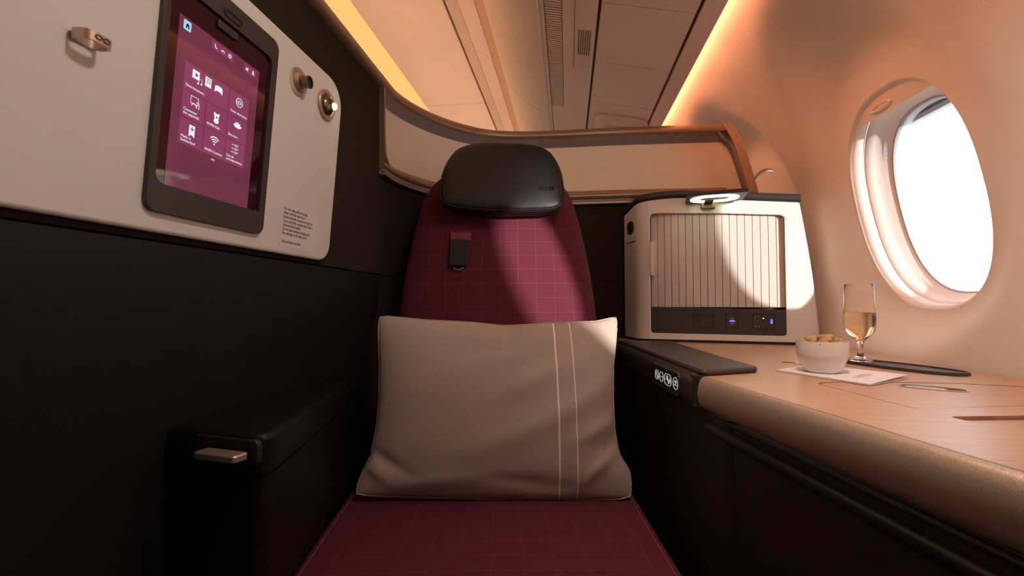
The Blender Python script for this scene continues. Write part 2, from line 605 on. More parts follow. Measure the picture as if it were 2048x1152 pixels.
wr = thing('wall_right', (.7, 0, 0), 'warm white curved cabin side wall around the oval windows', 'wall', kind='structure')
NA = 96
BAYS = {0: (.7675, 1.4025, WC), -1: (-.17, .7675, .120)}
for k in (1, 2, 3, 4): BAYS[k] = (.7675 + PITCH * k, .7675 + PITCH * (k + 1), WC + PITCH * k)
for k in (-2, -3, -4): BAYS[k] = (-.17 + PITCH * (k + 1), -.17 + PITCH * (k + 2), -.17 + PITCH * (k + 1.5))
for k in range(-4, 5):
    y_lo, y_hi, yc = BAYS[k]
    lip = ellipse(yc, WZ, AY, AZ, NA, LP_)
    rings = []
    z0, z1 = .35, 1.72
    outer = []
    for (y, z) in lip:
        dy, dz = y - yc, z - WZ
        s = 1e9
        if dy > 1e-9: s = min(s, (y_hi - yc) / dy)
        if dy < -1e-9: s = min(s, (y_lo - yc) / dy)
        if dz > 1e-9: s = min(s, (z1 - WZ) / dz)
        if dz < -1e-9: s = min(s, (z0 - WZ) / dz)
        outer.append((yc + dy * s, WZ + dz * s))
    # put the corners exactly
    for cy, cz in ((y_lo, z0), (y_hi, z0), (y_lo, z1), (y_hi, z1)):
        j = min(range(NA), key=lambda i: (outer[i][0] - cy) ** 2 + (outer[i][1] - cz) ** 2)
        outer[j] = (cy, cz)
    NR = 22
    for j in range(NR + 1):
        t = (j / NR) ** 1.3
        rg = []
        for a, b in zip(lip, outer):
            y = a[0] + (b[0] - a[0]) * t; z = a[1] + (b[1] - a[1]) * t
            x = wall_x(y, z, yc)
            rg.append((x, y, z))
        rings.append(rg)
    # rolled lip
    pre = []
    for (s, dx) in ((.955, .010), (.975, .003), (.99, .0)):
        pre.append([(wall_x(a[0], a[1], yc) + dx, yc + (a[0] - yc) * s, WZ + (a[1] - WZ) * s) for a in lip])
    loft('wall_panel', pre + rings, M_wall, wr, caps=(False, False), smooth=60)

    # the window in this bay
    num = k + 5
    w = thing('window_%d' % num, (.75, yc, WZ), None, 'window', kind='structure')
    shut = k not in (0, -1)
    def oval(s, dx, sy=1.0):
        sz = 1 - (1 - s) * .63 if s < 1 else s
        return [(lip_x(WZ + (a[1] - WZ) * sz) + dx, yc + (a[0] - yc) * s * sy, WZ + (a[1] - WZ) * sz) for a in lip]
    loft('outer_reveal', [oval(.965, .006), oval(.93, .012), oval(.915, .022), oval(.905, .028)], M_reveal, w, caps=(False, False), smooth=70)
    loft('inner_reveal', [oval(.905, .0285), oval(.89, .030), oval(.86, .045), oval(.815, .062), oval(.765, .072), oval(.752, .078)], M_reveal, w, caps=(False, False), smooth=70)
    loft('gasket', [oval(.757, .0745), oval(.740, .0755), oval(.735, .079), oval(.728, .097), oval(.78, .099)], M_seal, w, caps=(False, False), smooth=40)
    n = NA
    pv = oval(.745, .081)
    mesh('pane', pv + [Vector(p) + Vector((.004, 0, 0)) for p in pv], [tuple(range(n)), tuple(range(2 * n - 1, n - 1, -1))], M_pane, w, smooth=40)
    # fuselage skin ring outside
    loft('fuselage_frame', [oval(.775, .100), oval(.95, .11), oval(1.15, .13), oval(1.4, .15)], M_mauve, w, caps=(False, False), smooth=40)
    if not shut:
        box('outer_blind', (.806, yc - .16, 1.284), (.816, yc + .16, 1.302), M_bronze, w, bevel=.001)
        box('blind_edge', (.804, yc - .16, 1.272), (.818, yc + .16, 1.2835), M_seal, w, bevel=.001)
    # shade: a few centimetres down in the open windows, fully down in the others
    zs = 1.278 if not shut else .845
    sh = []
    NV = 14
    half = 40
    zt = WZ + AZ * .985
    for j in range(NV + 1):
        z = zs + (zt - zs) * j / NV
        q = min(abs((z - WZ) / (AZ * .985)), 1)
        hw = AY * .985 * max(1 - q ** LP_, 0) ** (1 / LP_)
        sh.append([(lip_x(z) + .010 - .003 * math.cos((i / half * 2 - 1) * 1.2), yc + hw * (i / half * 2 - 1), z) for i in range(half + 1)])
    shade = loft('shade', sh, M_wall, w, caps=(False, False), closed=False, smooth=70)
    gz = zs + .018
    gx = lip_x(gz) + .005
    lathe_pts = ellipse(yc + .02, gz, .034, .0085, 24)
    lo = [[(gx + dx, yc + .02 + (p[0] - yc - .02) * s, gz + (p[1] - gz) * s) for p in lathe_pts] for s, dx in ((1.0, .005), (1.0, .0), (.8, -.0015), (.72, .003), (.3, .004))]
    loft('grip', lo, M_reveal, shade, caps=(False, True), smooth=50)
    w['label'] = {0: 'bright oval cabin window with its shade just below the top', -1: 'oval cabin window nearest the camera, shade up',
                  1: 'oval cabin window with closed shade behind the storage cabinet'}.get(k, 'oval cabin window with closed shade, bay %s' % ['ahead of the suite', 'behind the suite'][k > 0])
    if k in (-4, -3, -2, 2, 3, 4): w['group'] = 'closed windows out of view'

# ceiling
ce = thing('ceiling', (-.6, 0, 1.95), 'peach lit cabin ceiling panels with joint lines', 'ceiling', kind='structure')
for (a, b) in ((YA, 1.2), (1.203, 2.41), (2.413, YB)):
    along_y('ceiling_panel', [(-.449, 1.950), (-.783, 1.950), (-.783, 1.975), (-.449, 1.975)], a, b, M_ceil, ce, bevel=.002)
along_y('joint', [(-.783, 1.972), (-.795, 1.972), (-.795, 1.99), (-.783, 1.99)], YA, YB, M_gap, ce)
along_y('joint', [(-.449, 1.965), (-.438, 1.965), (-.438, 1.98), (-.449, 1.98)], YA, YB, M_gap, ce)
along_y('aisle_panel', [(-.97, 1.955), (-1.2, 1.93), (-1.45, 1.80), (-1.6, 1.55), (-1.6, 1.99), (-.97, 1.99)], YA, YB, M_ceil, ce)
along_y('roof_skin', [(-1.62, 2.0), (.5, 2.0), (.5, 2.05), (-1.62, 2.05)], YA, YB, M_gap, ce)
along_y('cove_top', [(.30, 1.715), (.43, 1.715), (.43, 1.74), (.30, 1.74)], YA, YB, M_ceil, ce)
yl = thing('ceiling_wash_light', (-.87, 0, 1.95), 'long yellow ceiling wash light above the bronze rail', 'ceiling light')
along_y('diffuser', [(-.797, 1.955), (-.965, 1.945), (-.965, 1.965), (-.797, 1.975)], YA, YB, L_yellow, yl)
along_y('housing', [(-.796, 1.978), (-.967, 1.968), (-.967, 1.99), (-.796, 1.99)], YA, YB, M_ceil, yl)

# overhead bin; its underside rises slightly towards the aisle
def zb(x): return 1.575 + .2077 * (.3276 - x)
def slab(x0, x1, t0=0, t1=.012): return [(x0, zb(x0) + t0), (x1, zb(x1) + t0), (x1, zb(x1) + t1), (x0, zb(x0) + t1)]
ob = thing('overhead_bin', (.15, 0, 1.6), 'peach overhead bin with curved door above the seat', 'overhead bin')
door = [(-.0795, 1.652), (-.10, 1.657), (-.14, 1.676), (-.19, 1.710), (-.235, 1.762), (-.26, 1.81), (-.2735, 1.85), (-.262, 1.853), (-.19, 1.735), (-.07, 1.672)]
for a, b in ((YA, 1.87), (1.873, YB)):
    along_y('door', door, a, b, M_ceil, ob, smooth=45)
along_y('strip_lamp', [(-.274, 1.858), (-.3105, 1.874), (-.305, 1.888), (-.268, 1.87)], YA, YB, L_strip, ob)
band = [(-.3108, 1.870), (-.345, 1.905), (-.3876, 1.930), (-.3876, 1.945), (-.34, 1.92), (-.305, 1.88)]
for a, b in ((YA, 1.86), (1.862, YB)):
    along_y('upper_band', band, a, b, M_ceil, ob)
# air grille above the band: fine ribs joined
gv, gf = [], []
for i in range(330):
    y = .9 + i * .0058
    q = len(gv)
    for yy in (y, y + .0034):
        for (x, z) in ((-.390, 1.931), (-.440, 1.9485), (-.440, 1.956), (-.390, 1.938)):
            gv.append((x, yy, z))
    gf += [(q, q + 1, q + 5, q + 4), (q + 1, q + 2, q + 6, q + 5), (q + 2, q + 3, q + 7, q + 6), (q + 3, q, q + 4, q + 7), (q, q + 3, q + 2, q + 1), (q + 4, q + 5, q + 6, q + 7)]
g = mesh('air_grille', gv, gf, M_ceil, ob); g['kind'] = 'stuff'
along_y('grille_backing', [(-.388, 1.936), (-.442, 1.9535), (-.442, 1.962), (-.388, 1.946)], YA, YB, M_ceil, ob)
along_y('bin_core', [(-.06, 1.69), (-.18, 1.77), (-.25, 1.86), (-.25, 1.99), (.325, 1.99), (.325, 1.605)], YA, YB, M_gap, ob)
Y1 = [YA, 1.158, 1.443, 1.730, 2.6, YB]
for a, b in zip(Y1, Y1[1:]):
    along_y('bottom_panel', slab(.0912, .3235), a + .0012, b - .0012, M_ceil, ob, bevel=.0015)
along_y('outer_trim', [(.332, 1.572), (.382, 1.572), (.3872, 1.576), (.3872, 1.586), (.377, 1.590), (.332, 1.587)], YA, YB, M_ceil, ob, bevel=.001)
along_y('joint', slab(.3225, .333, .004, .011), YA, YB, M_gap, ob)
sp = thing('service_panel', (.03, 0, 1.6), 'narrow peach service panel with louvred air vent under the bin', 'service panel')
along_y('joint', slab(.082, .092, .008, .013), YA, YB, M_gap, sp)
along_y('panel', slab(-.0113, .0832), YA, YB, M_ceil, sp, bevel=.0015)
along_y('edge_rib', [(-.0800, zb(-.08) - .001), (-.063, zb(-.063) - .003), (-.0605, zb(-.0605) + .011), (-.078, zb(-.078) + .012)], YA, YB, M_ceil, sp, bevel=.001)
gv, gf = [], []
for i in range(104):
    y = .72 + i * .0105
    q = len(gv)
    for (yy, zz) in ((y, .0002), (y + .0055, .0002), (y + .0075, .010), (y + .0035, .010)):
        for x in (-.0595, -.0130):
            gv.append((x, yy, zb(x) + zz))
    gf += [(q, q + 1, q + 3, q + 2), (q + 2, q + 3, q + 5, q + 4), (q + 4, q + 5, q + 7, q + 6), (q + 6, q + 7, q + 1, q), (q, q + 2, q + 4, q + 6), (q + 1, q + 7, q + 5, q + 3)]
g = mesh('louvres', gv, gf, M_ceil, sp); g['kind'] = 'stuff'
along_y('vent_frame', slab(-.0600, -.0110, .0002, .012), 1.816, YB, M_ceil, sp)
for i in range(6):
    x = .0351 + i * .0065
    box('speaker_slot', (x, 1.285, zb(x) - .0012), (x + .0025, 1.415, zb(x) + .0006), M_gap, sp)
box('joint', (.0225, YA, zb(.023) - .0008), (.0235, 1.50, zb(.023) + .0003), M_gap, sp)
# rounded sensor unit under the bin
pu = thing('cabin_sensor', (.228, 1.86, 1.6), 'rounded peach unit with small vents under the bin', 'ceiling unit')
rings = []
for s, z in ((1.0, 1.5995), (1.0, 1.592), (.96, 1.585), (.88, 1.581), (.7, 1.579)):
    rings.append([(.222 + (p[0]) * s, 1.95 + p[1] * s, z - 1.6 + zb(.222 + p[0] * s)) for p in rrect(-.105, .105, -.125, .125, .04, 6)])
loft('housing', rings, M_ceil, pu, smooth=50)
gv, gf = [], []
for i in range(22):
    for j in range(10):
        x = .16 + i * .0062; y = 1.845 + j * .009
        q = len(gv)
        x -= .004; y += .03
        gv += [(x, y, 1.5785), (x + .0036, y, 1.5785), (x + .0036, y + .005, 1.5785), (x, y + .005, 1.5785),
               (x, y, 1.5792), (x + .0036, y, 1.5792), (x + .0036, y + .005, 1.5792), (x, y + .005, 1.5792)]
        gf += [(q, q + 1, q + 2, q + 3), (q + 4, q + 7, q + 6, q + 5), (q, q + 4, q + 5, q + 1), (q + 1, q + 5, q + 6, q + 2), (q + 2, q + 6, q + 7, q + 3), (q + 3, q + 7, q + 4, q)]
gv = [(a, b, c - 1.6 + zb(a)) for a, b, c in gv]
g = mesh('vent_holes', gv, gf, mat('unit perforation', (.42, .30, .23), .7, vary=(50, .05)), pu); g['kind'] = 'stuff'

# orange cove lamp between the bin and the window wall
cl = thing('cove_light', (.39, 0, 1.65), 'orange cove light hidden between the bin and the window wall', 'cove light')
along_y('tube', [(.337, 1.645), (.345, 1.645), (.345, 1.690), (.337, 1.690)], YA, YB, L_orange, cl)
along_y('holder', [(.327, 1.635), (.3365, 1.635), (.3365, 1.70), (.327, 1.70)], YA, YB, M_ceil, cl)

# added fill light hidden behind the suite wall, shining up to brighten the ceiling
aw = thing('added_aisle_uplight', (-.60, 0, 1.40), 'long peach fill light added on the aisle side of the suite wall', 'wash light')
along_y('diffuser', [(-.575, 1.502), (-.625, 1.492), (-.625, 1.50), (-.575, 1.51)], YA, YB, L_aisle, aw)
along_y('housing', [(-.535, 1.44), (-.625, 1.44), (-.635, 1.488), (-.575, 1.4985), (-.535, 1.46)], YA, YB, M_bronze, aw, bevel=.003)

# added fill lamps, unseen under the bin, brightening panel, shell and console
for (lx, ly, tx, ty, tz, en, nm) in ((.20, .35, -.45, .50, 1.05, 12.5, 'added fill lamp under the bin aimed at the wall screen'),
                                     (.20, .62, -.18, 1.42, 1.14, 6.0, 'added fill lamp under the bin aimed at the headrest'),
                                     (.27, .48, .52, .70, .73, 17, 'added fill lamp under the bin aimed at the side console')):
    t = thing('added_fill_lamp', (lx, ly, zb(lx)), nm, 'fill lamp', 'added fill lamps')
    lathe('bezel', [(.026, .0), (.026, -.004), (.020, -.007), (.019, -.002)], (lx, ly, zb(lx) + .001), M_steel, t, n=32)
    lathe('lens', [(.019, -.0015), (.012, -.003), (.0001, -.0035)], (lx, ly, zb(lx) + .001), L_over, t, n=24)
    ld = bpy.data.lights.new('bulb', 'SPOT')
    ld.energy = en
    ld.color = (1, .92, .83)
    ld.spot_size = math.radians(95)
    ld.spot_blend = 1.0
    ld.shadow_soft_size = .06
    lo = place('bulb', ld, t)
    lo.location = (0, 0, -.012)
    lo.rotation_euler = (Vector((tx, ty, tz)) - Vector((lx, ly, zb(lx) - .01))).to_track_quat('-Z', 'Y').to_euler()

# ------------------------------------------------------------------ suite walls
SHELL = [(-.4775, .55), (-.480, .8), (-.4834, 1.1049), (-.4787, 1.2339), (-.4289, 1.3609), (-.3418, 1.4726), (-.2322, 1.5398), (-.0585, 1.5612), (.198, 1.5611), (.5363, 1.5723)]
path_all = [(-.476, -.4), (-.4765, .1)] + crom(SHELL, 8)
i_open = min(range(len(path_all)), key=lambda i: (path_all[i][1] - 1.125) ** 2 + (path_all[i][0] + .483) ** 2)
P_open = path_all[i_open:]
# side wall (left of the seat) and curved back shell share one line
wl = thing('wall_left', (-.5, .4, 0), 'dark cloth and black leather suite side wall left of the seat', 'wall', kind='structure')
P_left = path_all[:i_open + 1]
# travelling away from the camera: right of travel is the suite's inside, so outside is negative
sweep('cloth_panel', P_left, [(-.010, .925), (-.010, 1.432), (-.04, 1.432), (-.04, .925)], M_felt, wl)
sweep('leather_panel', P_left, [(-.009, .922), (-.007, .90), (-.009, .86), (-.018, .80), (-.028, .74), (-.036, .66), (-.038, .3), (-.036, .0), (-.07, 0), (-.07, .922)], M_leather2, wl)
sh = thing('suite_shell', (0, 1.56, 0), 'curved suite shell behind the seat with cream band and bronze rail', 'partition')
P_rail = path_all
rail_prof = [(.006, 1.424), (.009, 1.430), (.009, 1.440), (.003, 1.450), (-.010, 1.454), (-.035, 1.454), (-.04, 1.445), (-.04, 1.430), (-.012, 1.420)]
sweep('top_rail', P_rail, rail_prof, M_bronze, sh, smooth=60)
i2 = i_open
sweep('shadow_strip', P_open, [(-.002, 1.4225), (-.020, 1.396), (-.03, 1.396), (-.03, 1.423)], M_mauve, sh)
iM = min(range(len(P_open)), key=lambda i: (P_open[i][0] + .2235) ** 2)
sweep('cream_panel', P_open[:iM + 1], [(-.020, 1.215), (-.020, 1.396), (-.034, 1.396), (-.034, 1.215)], M_cream, sh)
sweep('cream_panel', P_open[iM:], [(-.020, 1.215), (-.020, 1.396), (-.034, 1.396), (-.034, 1.215)], M_cream, sh)
sweep('sill_rail', P_open, [(.004, 1.213), (.004, 1.222), (-.006, 1.228), (-.0195, 1.240), (-.0195, 1.206), (-.004, 1.206)], M_bronze, sh, smooth=60)
sweep('sill_groove', P_open, [(.0045, 1.2045), (-.008, 1.2045), (-.008, 1.197), (.0045, 1.197)], M_mauve, sh)
sweep('sill_lip', P_open, [(.006, 1.1955), (.006, 1.189), (-.006, 1.187), (-.008, 1.1955)], M_bronze, sh, smooth=60)
sweep('cloth_panel', P_open, [(-.010, .925), (-.010, 1.190), (-.04, 1.190), (-.04, .925)], M_felt, sh)
sweep('lower_cloth', P_open, [(-.012, .0), (-.012, .9235), (-.04, .9245), (-.04, .0)], M_felt, sh)
sweep('back_skin', P_open, [(-.041, .0), (-.041, 1.215), (-.045, 1.215), (-.045, .0)], M_gap, sh)
pm = P_open[iM]
box('mullion', (pm[0] - .005, pm[1] + .006, 1.226), (pm[0] + .005, pm[1] + .028, 1.412), M_bronze, sh, bevel=.002)
# left post of the opening
lp = P_open[0]
post = crom([(1.424, .0), (1.38, .001), (1.30, .004), (1.255, .010), (1.235, .022), (1.222, .045)], 5)
rg = []
for (z, dy) in post:
    y = lp[1] + dy
    x = interp([(p[1], p[0]) for p in path_all if p[1] < 1.3 and p[0] < -.4], y)
    rg.append([(x + .004, y - .006, z), (x + .004, y + .003, z + .002), (x - .022, y + .003, z + .002), (x - .022, y - .006, z)])
loft('end_post', rg, M_bronze, sh, smooth=50)
# slanted right end frame following the window wall
rg = []
for (x, z) in crom([(.545, 1.447), (.560, 1.425), (.583, 1.373), (.607, 1.29), (.626, 1.213), (.64, 1.12)], 5):
    rg.append([(x - .030, 1.560, z), (x - .003, 1.555, z), (x, 1.560, z), (x, 1.60, z), (x - .030, 1.60, z)])
loft('end_frame', rg, M_bronze, sh, smooth=50)
rg = []
for (x, z) in crom([(.505, 1.4225), (.522, 1.40), (.550, 1.37), (.576, 1.29), (.597, 1.213)], 5):
    rg.append([(x - .006, 1.566, z), (x + .002, 1.562, z), (x + .002, 1.59, z), (x - .006, 1.59, z)])
loft('end_frame_lip', rg, M_mauve, sh, smooth=50)
mesh('cream_panel', [(.50, 1.592, 1.215), (.60, 1.592, 1.215), (.56, 1.592, 1.35), (.52, 1.592, 1.41), (.50, 1.592, 1.41),
                     (.50, 1.60, 1.215), (.60, 1.60, 1.215), (.56, 1.60, 1.35), (.52, 1.60, 1.41), (.50, 1.60, 1.41)],
     [(0, 1, 2, 3, 4), (9, 8, 7, 6, 5), (0, 5, 6, 1), (1, 6, 7, 2), (2, 7, 8, 3), (3, 8, 9, 4), (4, 9, 5, 0)], M_cream, sh)
# partition of the suite ahead (behind the camera)
pf = thing('front_partition', (.1, -.42, 0), 'tall partition of the suite ahead with wide dark screen', 'partition')
box('panel', (-.50, -.46, 0), (.665, -.42, 1.40), M_white, pf, bevel=.004)
box('cap_rail', (-.50, -.465, 1.402), (.60, -.415, 1.43), M_bronze, pf, bevel=.004)
box('screen', (-.38, -.4195, .92), (.36, -.405, 1.30), M_glassblack, pf, bevel=.004)

# ------------------------------------------------------------------ media panel on the side wall
TILT = .077


def MP(y, z, h):
    return (-.457 - TILT * (1.19 - z) + h, y, z)


def MPB(y, z, h):           # back side flush with the wall
    return MP(y, z, 0) if h >= 0 else (-.4868, y, z)


mp_ = thing('media_panel', (-.48, .4, .93), 'off white side panel with hook, socket, lamp and safety text', 'panel')
plate('body', rrect(-.30, .852, .932, 1.284, (.03, .034, .052, .03), 8), MPB, -1, 0, M_white, mp_, bevel=.004, seg=3)
NX = Vector((0, 1, 0)); NU = Vector((TILT, 0, 1)).normalized(); NN = NX.cross(NU)
# glasses hook: a flattened ring standing off the panel
hc = Vector(MP(.3715, 1.103, 0))
hk = []
for p in ellipse(0, 0, 1, 1, 28, 3.2):
    hk.append(p)
def HK(a, b, z): return hc + NX * a + NN * b + NU * z
ro = [(p[0] * .0132, .0115 + p[1] * .0115) for p in hk]
ri = [(p[0] * .0110, .0115 + p[1] * .0094) for p in hk]
hook = ring('glasses_hook', ro, ri, lambda a, b, h: HK(a, b, h), -.0045, .0045, M_hook, mp_)
# engraved spectacles on the hook's face
for c in (-.0032, .0040):
    pts = [HK(c + .0027 * math.cos(t), .02325, .0003 + .0021 * math.sin(t)) for t in [2 * pi * i / 16 for i in range(16)]]
    tube('spectacles_mark', pts, .00042, M_print, hook, n=5, closed=True)
tube('spectacles_mark', [HK(-.0007, .02325, .0010), HK(.0004, .02325, .0014), HK(.0015, .02325, .0010)], .00042, M_print, hook, n=5)


def disc(name, y, z, prof, m, parent, n=40, frame=(NX, NU, NN)):
    c = Vector(MP(y, z, 0))
    a, b, d = frame
    rings = [[c + a * (r * math.cos(2 * pi * i / n)) + b * (r * math.sin(2 * pi * i / n)) + d * h for i in range(n)] for r, h in prof]
    return loft(name, rings, m, parent, caps=(False, prof[-1][0] > 1e-6), smooth=45)


# audio socket: flat rosette, stepped neck, dark plug
so = disc('audio_socket', .705, 1.2255, [(.0235, 0), (.0235, .0018), (.0225, .0026), (.0175, .0026), (.0165, .0015), (.0160, .003), (.0125, .008), (.0122, .0085)], M_hook, mp_)
disc('collar', .705, 1.2255, [(.0122, .008), (.0105, .012), (.0100, .019), (.0106, .020), (.0106, .0215), (.0088, .022), (.0086, .018)], M_steel, so)
disc('port', .705, 1.2255, [(.0087, .0185), (.004, .0185)], M_print, so)
for i in range(5):
    t = 2 * pi * i / 5
    disc('contact_hole', .705 + .0045 * math.cos(t), 1.2255 + .0045 * math.sin(t), [(.0013, .0186), (.0012, .0192)], M_black, so, n=10)
# reading lamp: ring, swivelling eyeball, bright bulb
la = disc('reading_lamp', .793, 1.2245, [(.0285, 0), (.0285, .003), (.027, .0045), (.021, .0045), (.019, .002), (.018, -.002)], M_hook, mp_)
eb = []
for i in range(9):
    t = i / 8 * pi / 2
    eb.append((.0185 * math.cos(t), .001 + .013 * math.sin(t)))
disc('eyeball', .793, 1.2245, eb, M_steel, la)
bc = Vector(MP(.800, 1.2235, .0135))
lamp_dir = Vector((.75, -.1, -.55)).normalized()
fx = lamp_dir.cross(Vector((0, 0, 1))).normalized(); fy = lamp_dir.cross(fx)
rings = [[bc + fx * (r * math.cos(2 * pi * i / 20)) + fy * (r * math.sin(2 * pi * i / 20)) + lamp_dir * h for i in range(20)] for r, h in ((.0062, -.003), (.0062, .001), (.0052, .0024), (.003, .0035), (.0005, .004))]
loft('bulb_lens', rings, L_spot, la, smooth=60)
ld = bpy.data.lights.new('bulb', 'SPOT')
ld.energy = .6; ld.color = (1, .9, .7); ld.spot_size = math.radians(110); ld.spot_blend = .8; ld.shadow_soft_size = .01
lo = place('bulb', ld, la)
lo.location = bc + lamp_dir * .008 - OFF[la.name]
lo.rotation_euler = lamp_dir.to_track_quat('-Z', 'Y').to_euler()
# safety placard
M_plac = mat('placard film', (.76, .72, .66), .5, vary=(5, .01))
pl = plate('safety_placard', rrect(.694, .803, .944, 1.014, .002, 3), MP, .0001, .0004, M_plac, mp_)
LINES = ['For taxi, take-off and landing', 'Stow and latch suite door', 'Fasten shoulder harness and lap belt', 'Close and latch compartment doors',
         'Stow and latch tablet', 'Do not use wireless charging pad', 'No stowage on all open areas', '', 'Lifevest below armrest']
for i, s in enumerate(LINES):
    if s:
        text('placard_text', s, MP(.6972, 1.0065 - i * .0069, .0006), NX, NU, .0073, M_print, pl, sx=.80)

# ------------------------------------------------------------------ touch screen
ts = thing('touch_screen', MP(.545, .954, .0), 'black framed touch screen with maroon menu on the side panel', 'screen')
bz = plate('bezel', rrect(.4465, .6425, .9545, 1.2545, .014, 6), MP, .0003, .0065, M_bezel, ts, holes=[rrect(.4550, .6300, .9880, 1.2240, (.012, .003, .012, .012), 6)], bevel=.0012)
plate('glass', rrect(.4545, .6305, .9875, 1.2245, .012, 6), MP, .0005, .0024, M_glassblack, ts)
dp = plate('display', [(.4702, .989), (.6085, .989), (.6085, 1.1932), (.4702, 1.1932)], MP, .0025, .0027, M_disp, ts)
CX = [(.4832, .5180), (.5195, .5550), (.5565, .5930)]
RZ = [(1.1102, 1.1432), (1.0770, 1.1090), (1.0437, 1.0757)]
def tile(y0, y1, z0, z1): return plate('menu_tile', [(y0, z0), (y1, z0), (y1, z1), (y0, z1)], MP, .0028, .0029, M_tile, dp)
def dtext(s, y, z, size, al='LEFT'): return text('menu_text', s, MP(y, z, .0031), NX, NU, size, M_icon, dp, al, extrude=.00005)
def line(pts, r=.00032, closed=False): return tube('menu_icon', [MP(y, z, .0031) for y, z in pts], r, M_icon, dp, n=4, closed=closed)
def fill(pts): return plate('menu_icon', pts, MP, .0030, .0032, M_icon, dp)
def circ(y, z, r, n=14, a0=0, a1=2 * pi): return [(y + r * math.cos(a0 + (a1 - a0) * i / n), z + r * math.sin(a0 + (a1 - a0) * i / n)) for i in range(n if a1 - a0 > 6.2 else n + 1)]
tile(CX[0][0], CX[1][1], *RZ[0])
tile(*CX[2], *RZ[0])
for r in (1, 2):
    for c in range(3): tile(*CX[c], *RZ[r])
T = .0046
for s, c, r, n in (('Divertissement', 0, 0, 1), ('Carte interactive', 2, 0, 1), ('Connecter\ndes appareils', 0, 1, 2), ('SWISS Kids', 1, 1, 1), ('Bien-être', 2, 1, 1),
                   ('Made in\nSwitzerland', 0, 2, 2), ('SWISS Connect', 1, 2, 1), ('Vols de\ncorrespondance', 2, 2, 2)):
    dtext(s, CX[c][0] + .0028, RZ[r][0] + (.0042 if n == 1 else .0082), T if len(s) < 30 else T * .9)
# icons: film and note, newspaper, game pad
y, z = .5005, 1.1335
fill([(y - .006, z - .0052), (y + .0045, z - .0052), (y + .0045, z + .0052), (y - .006, z + .0052)])
plate('menu_icon', [(y - .002, z - .0026), (y + .003, z), (y - .002, z + .0026)], MP, .0033, .0034, M_tile, dp)
line([(y + .004, z - .009), (y + .004, z - .003), (y + .009, z - .002), (y + .009, z - .008)]); fill(circ(y + .0030, z - .009, .0012)); fill(circ(y + .008, z - .008, .0012))
y = .519
fill([(y - .0048, z - .0062), (y + .0048, z - .0062), (y + .0048, z + .006), (y - .0048, z + .006)])
for q in (.0035, .001, -.0015): plate('menu_icon', [(y - .0035, z + q), (y + .0035, z + q), (y + .0035, z + q + .0008), (y - .0035, z + q + .0008)], MP, .0033, .0034, M_tile, dp)
y = .5365; z -= .001
fill(roundpoly([(y - .0068, z - .006), (y - .004, z - .003), (y + .004, z - .003), (y + .0068, z - .006), (y + .0062, z + .003), (y + .003, z + .0042), (y - .003, z + .0042), (y - .0062, z + .003)], .0015))
# globe
y, z = .5745, 1.1315
line(circ(y, z, .0060, 20), .0005, True); line([(y - .006, z), (y + .006, z)]); line(circ(y, z, .0028, 14), .0004, True)
# devices
y, z = .5015, 1.1000
line([(y - .006, z - .003), (y - .006, z + .006), (y + .005, z + .006), (y + .005, z - .003)], .0004, True); line([(y + .003, z - .0062), (y + .003, z + .0008), (y + .0068, z + .0008), (y + .0068, z - .0062)], .0004, True)
line(circ(y - .001, z - .0055, .0032, 8, 0, pi), .0005)
# small bear face
y, z = .5370, 1.0960
fill(circ(y, z, .0040)); fill(circ(y - .0034, z + .0036, .0016)); fill(circ(y + .0034, z + .0036, .0016)); fill(ellipse(y, z - .0056, .0042, .0034, 14))
plate('menu_icon', circ(y, z - .0008, .0014, 10), MP, .0033, .0034, M_tile, dp)
# lotus
y, z = .5750, 1.0975
for q in (-1.1, -.55, 0, .55, 1.1):
    fill(ellipse(y + .0045 * math.sin(q), z - .002 + .0045 * math.cos(q), .0042, .0015, 12, rot=pi / 2 - q))
# ribbon with cross
y, z = .5010, 1.0640
fill([(y - .0042, z - .008), (y, z - .0055), (y + .0042, z - .008), (y + .0042, z + .0062), (y - .0042, z + .0062)])
plate('menu_icon', [(y - .0006, z - .0012), (y + .0006, z - .0012), (y + .0006, z + .0042), (y - .0006, z + .0042)], MP, .0033, .0034, M_tile, dp)
plate('menu_icon', [(y - .0027, z + .0009), (y + .0027, z + .0009), (y + .0027, z + .0021), (y - .0027, z + .0021)], MP, .0033, .0034, M_tile, dp)
# wireless arcs
y, z = .5372, 1.0595
for r in (.0035, .0065, .0095): line(circ(y, z, r, 10, pi * .25, pi * .75), .0007)
fill(circ(y, z - .0002, .0012, 10))
# list
y, z = .5740, 1.0655
for q in (.005, 0, -.005):
    line([(y - .001, z + q + .001), (y + .006, z + q + .001)], .00035); line([(y - .001, z + q - .0008), (y + .004, z + q - .0008)], .00035)
    line([(y - .006, z + q), (y - .003, z + q)], .0005)
# top bar keys and page dots
plate('home_key', rrect(.4762, .4868, 1.1786, 1.1902, .0015, 3), MP, .0028, .0030, M_home, dp)
plate('menu_icon', [(.4792, 1.1808), (.4808, 1.1808), (.4808, 1.1832), (.4824, 1.1832), (.4824, 1.1808), (.4840, 1.1808), (.4840, 1.1848), (.4816, 1.1874), (.4792, 1.1848)], MP, .0031, .0032, M_print, dp)
for a, b in ((.5195, .5312), (.5318, .5435), (.5441, .5560), (.5772, .5888), (.5896, .6012)):
    plate('menu_tile', [(a, 1.1790), (b, 1.1790), (b, 1.1900), (a, 1.1900)], MP, .0028, .0029, M_tile, dp)
line([(.524, 1.1865), (.5250, 1.1830), (.5278, 1.1822)], .0006)
line(circ(.5377, 1.1830, .0022, 8, 0, pi), .0006)
line(circ(.5500, 1.1845, .0020, 12), .0007, True)
fill([(.5810, 1.1822), (.5850, 1.1822), (.5850, 1.1866), (.5810, 1.1850)])
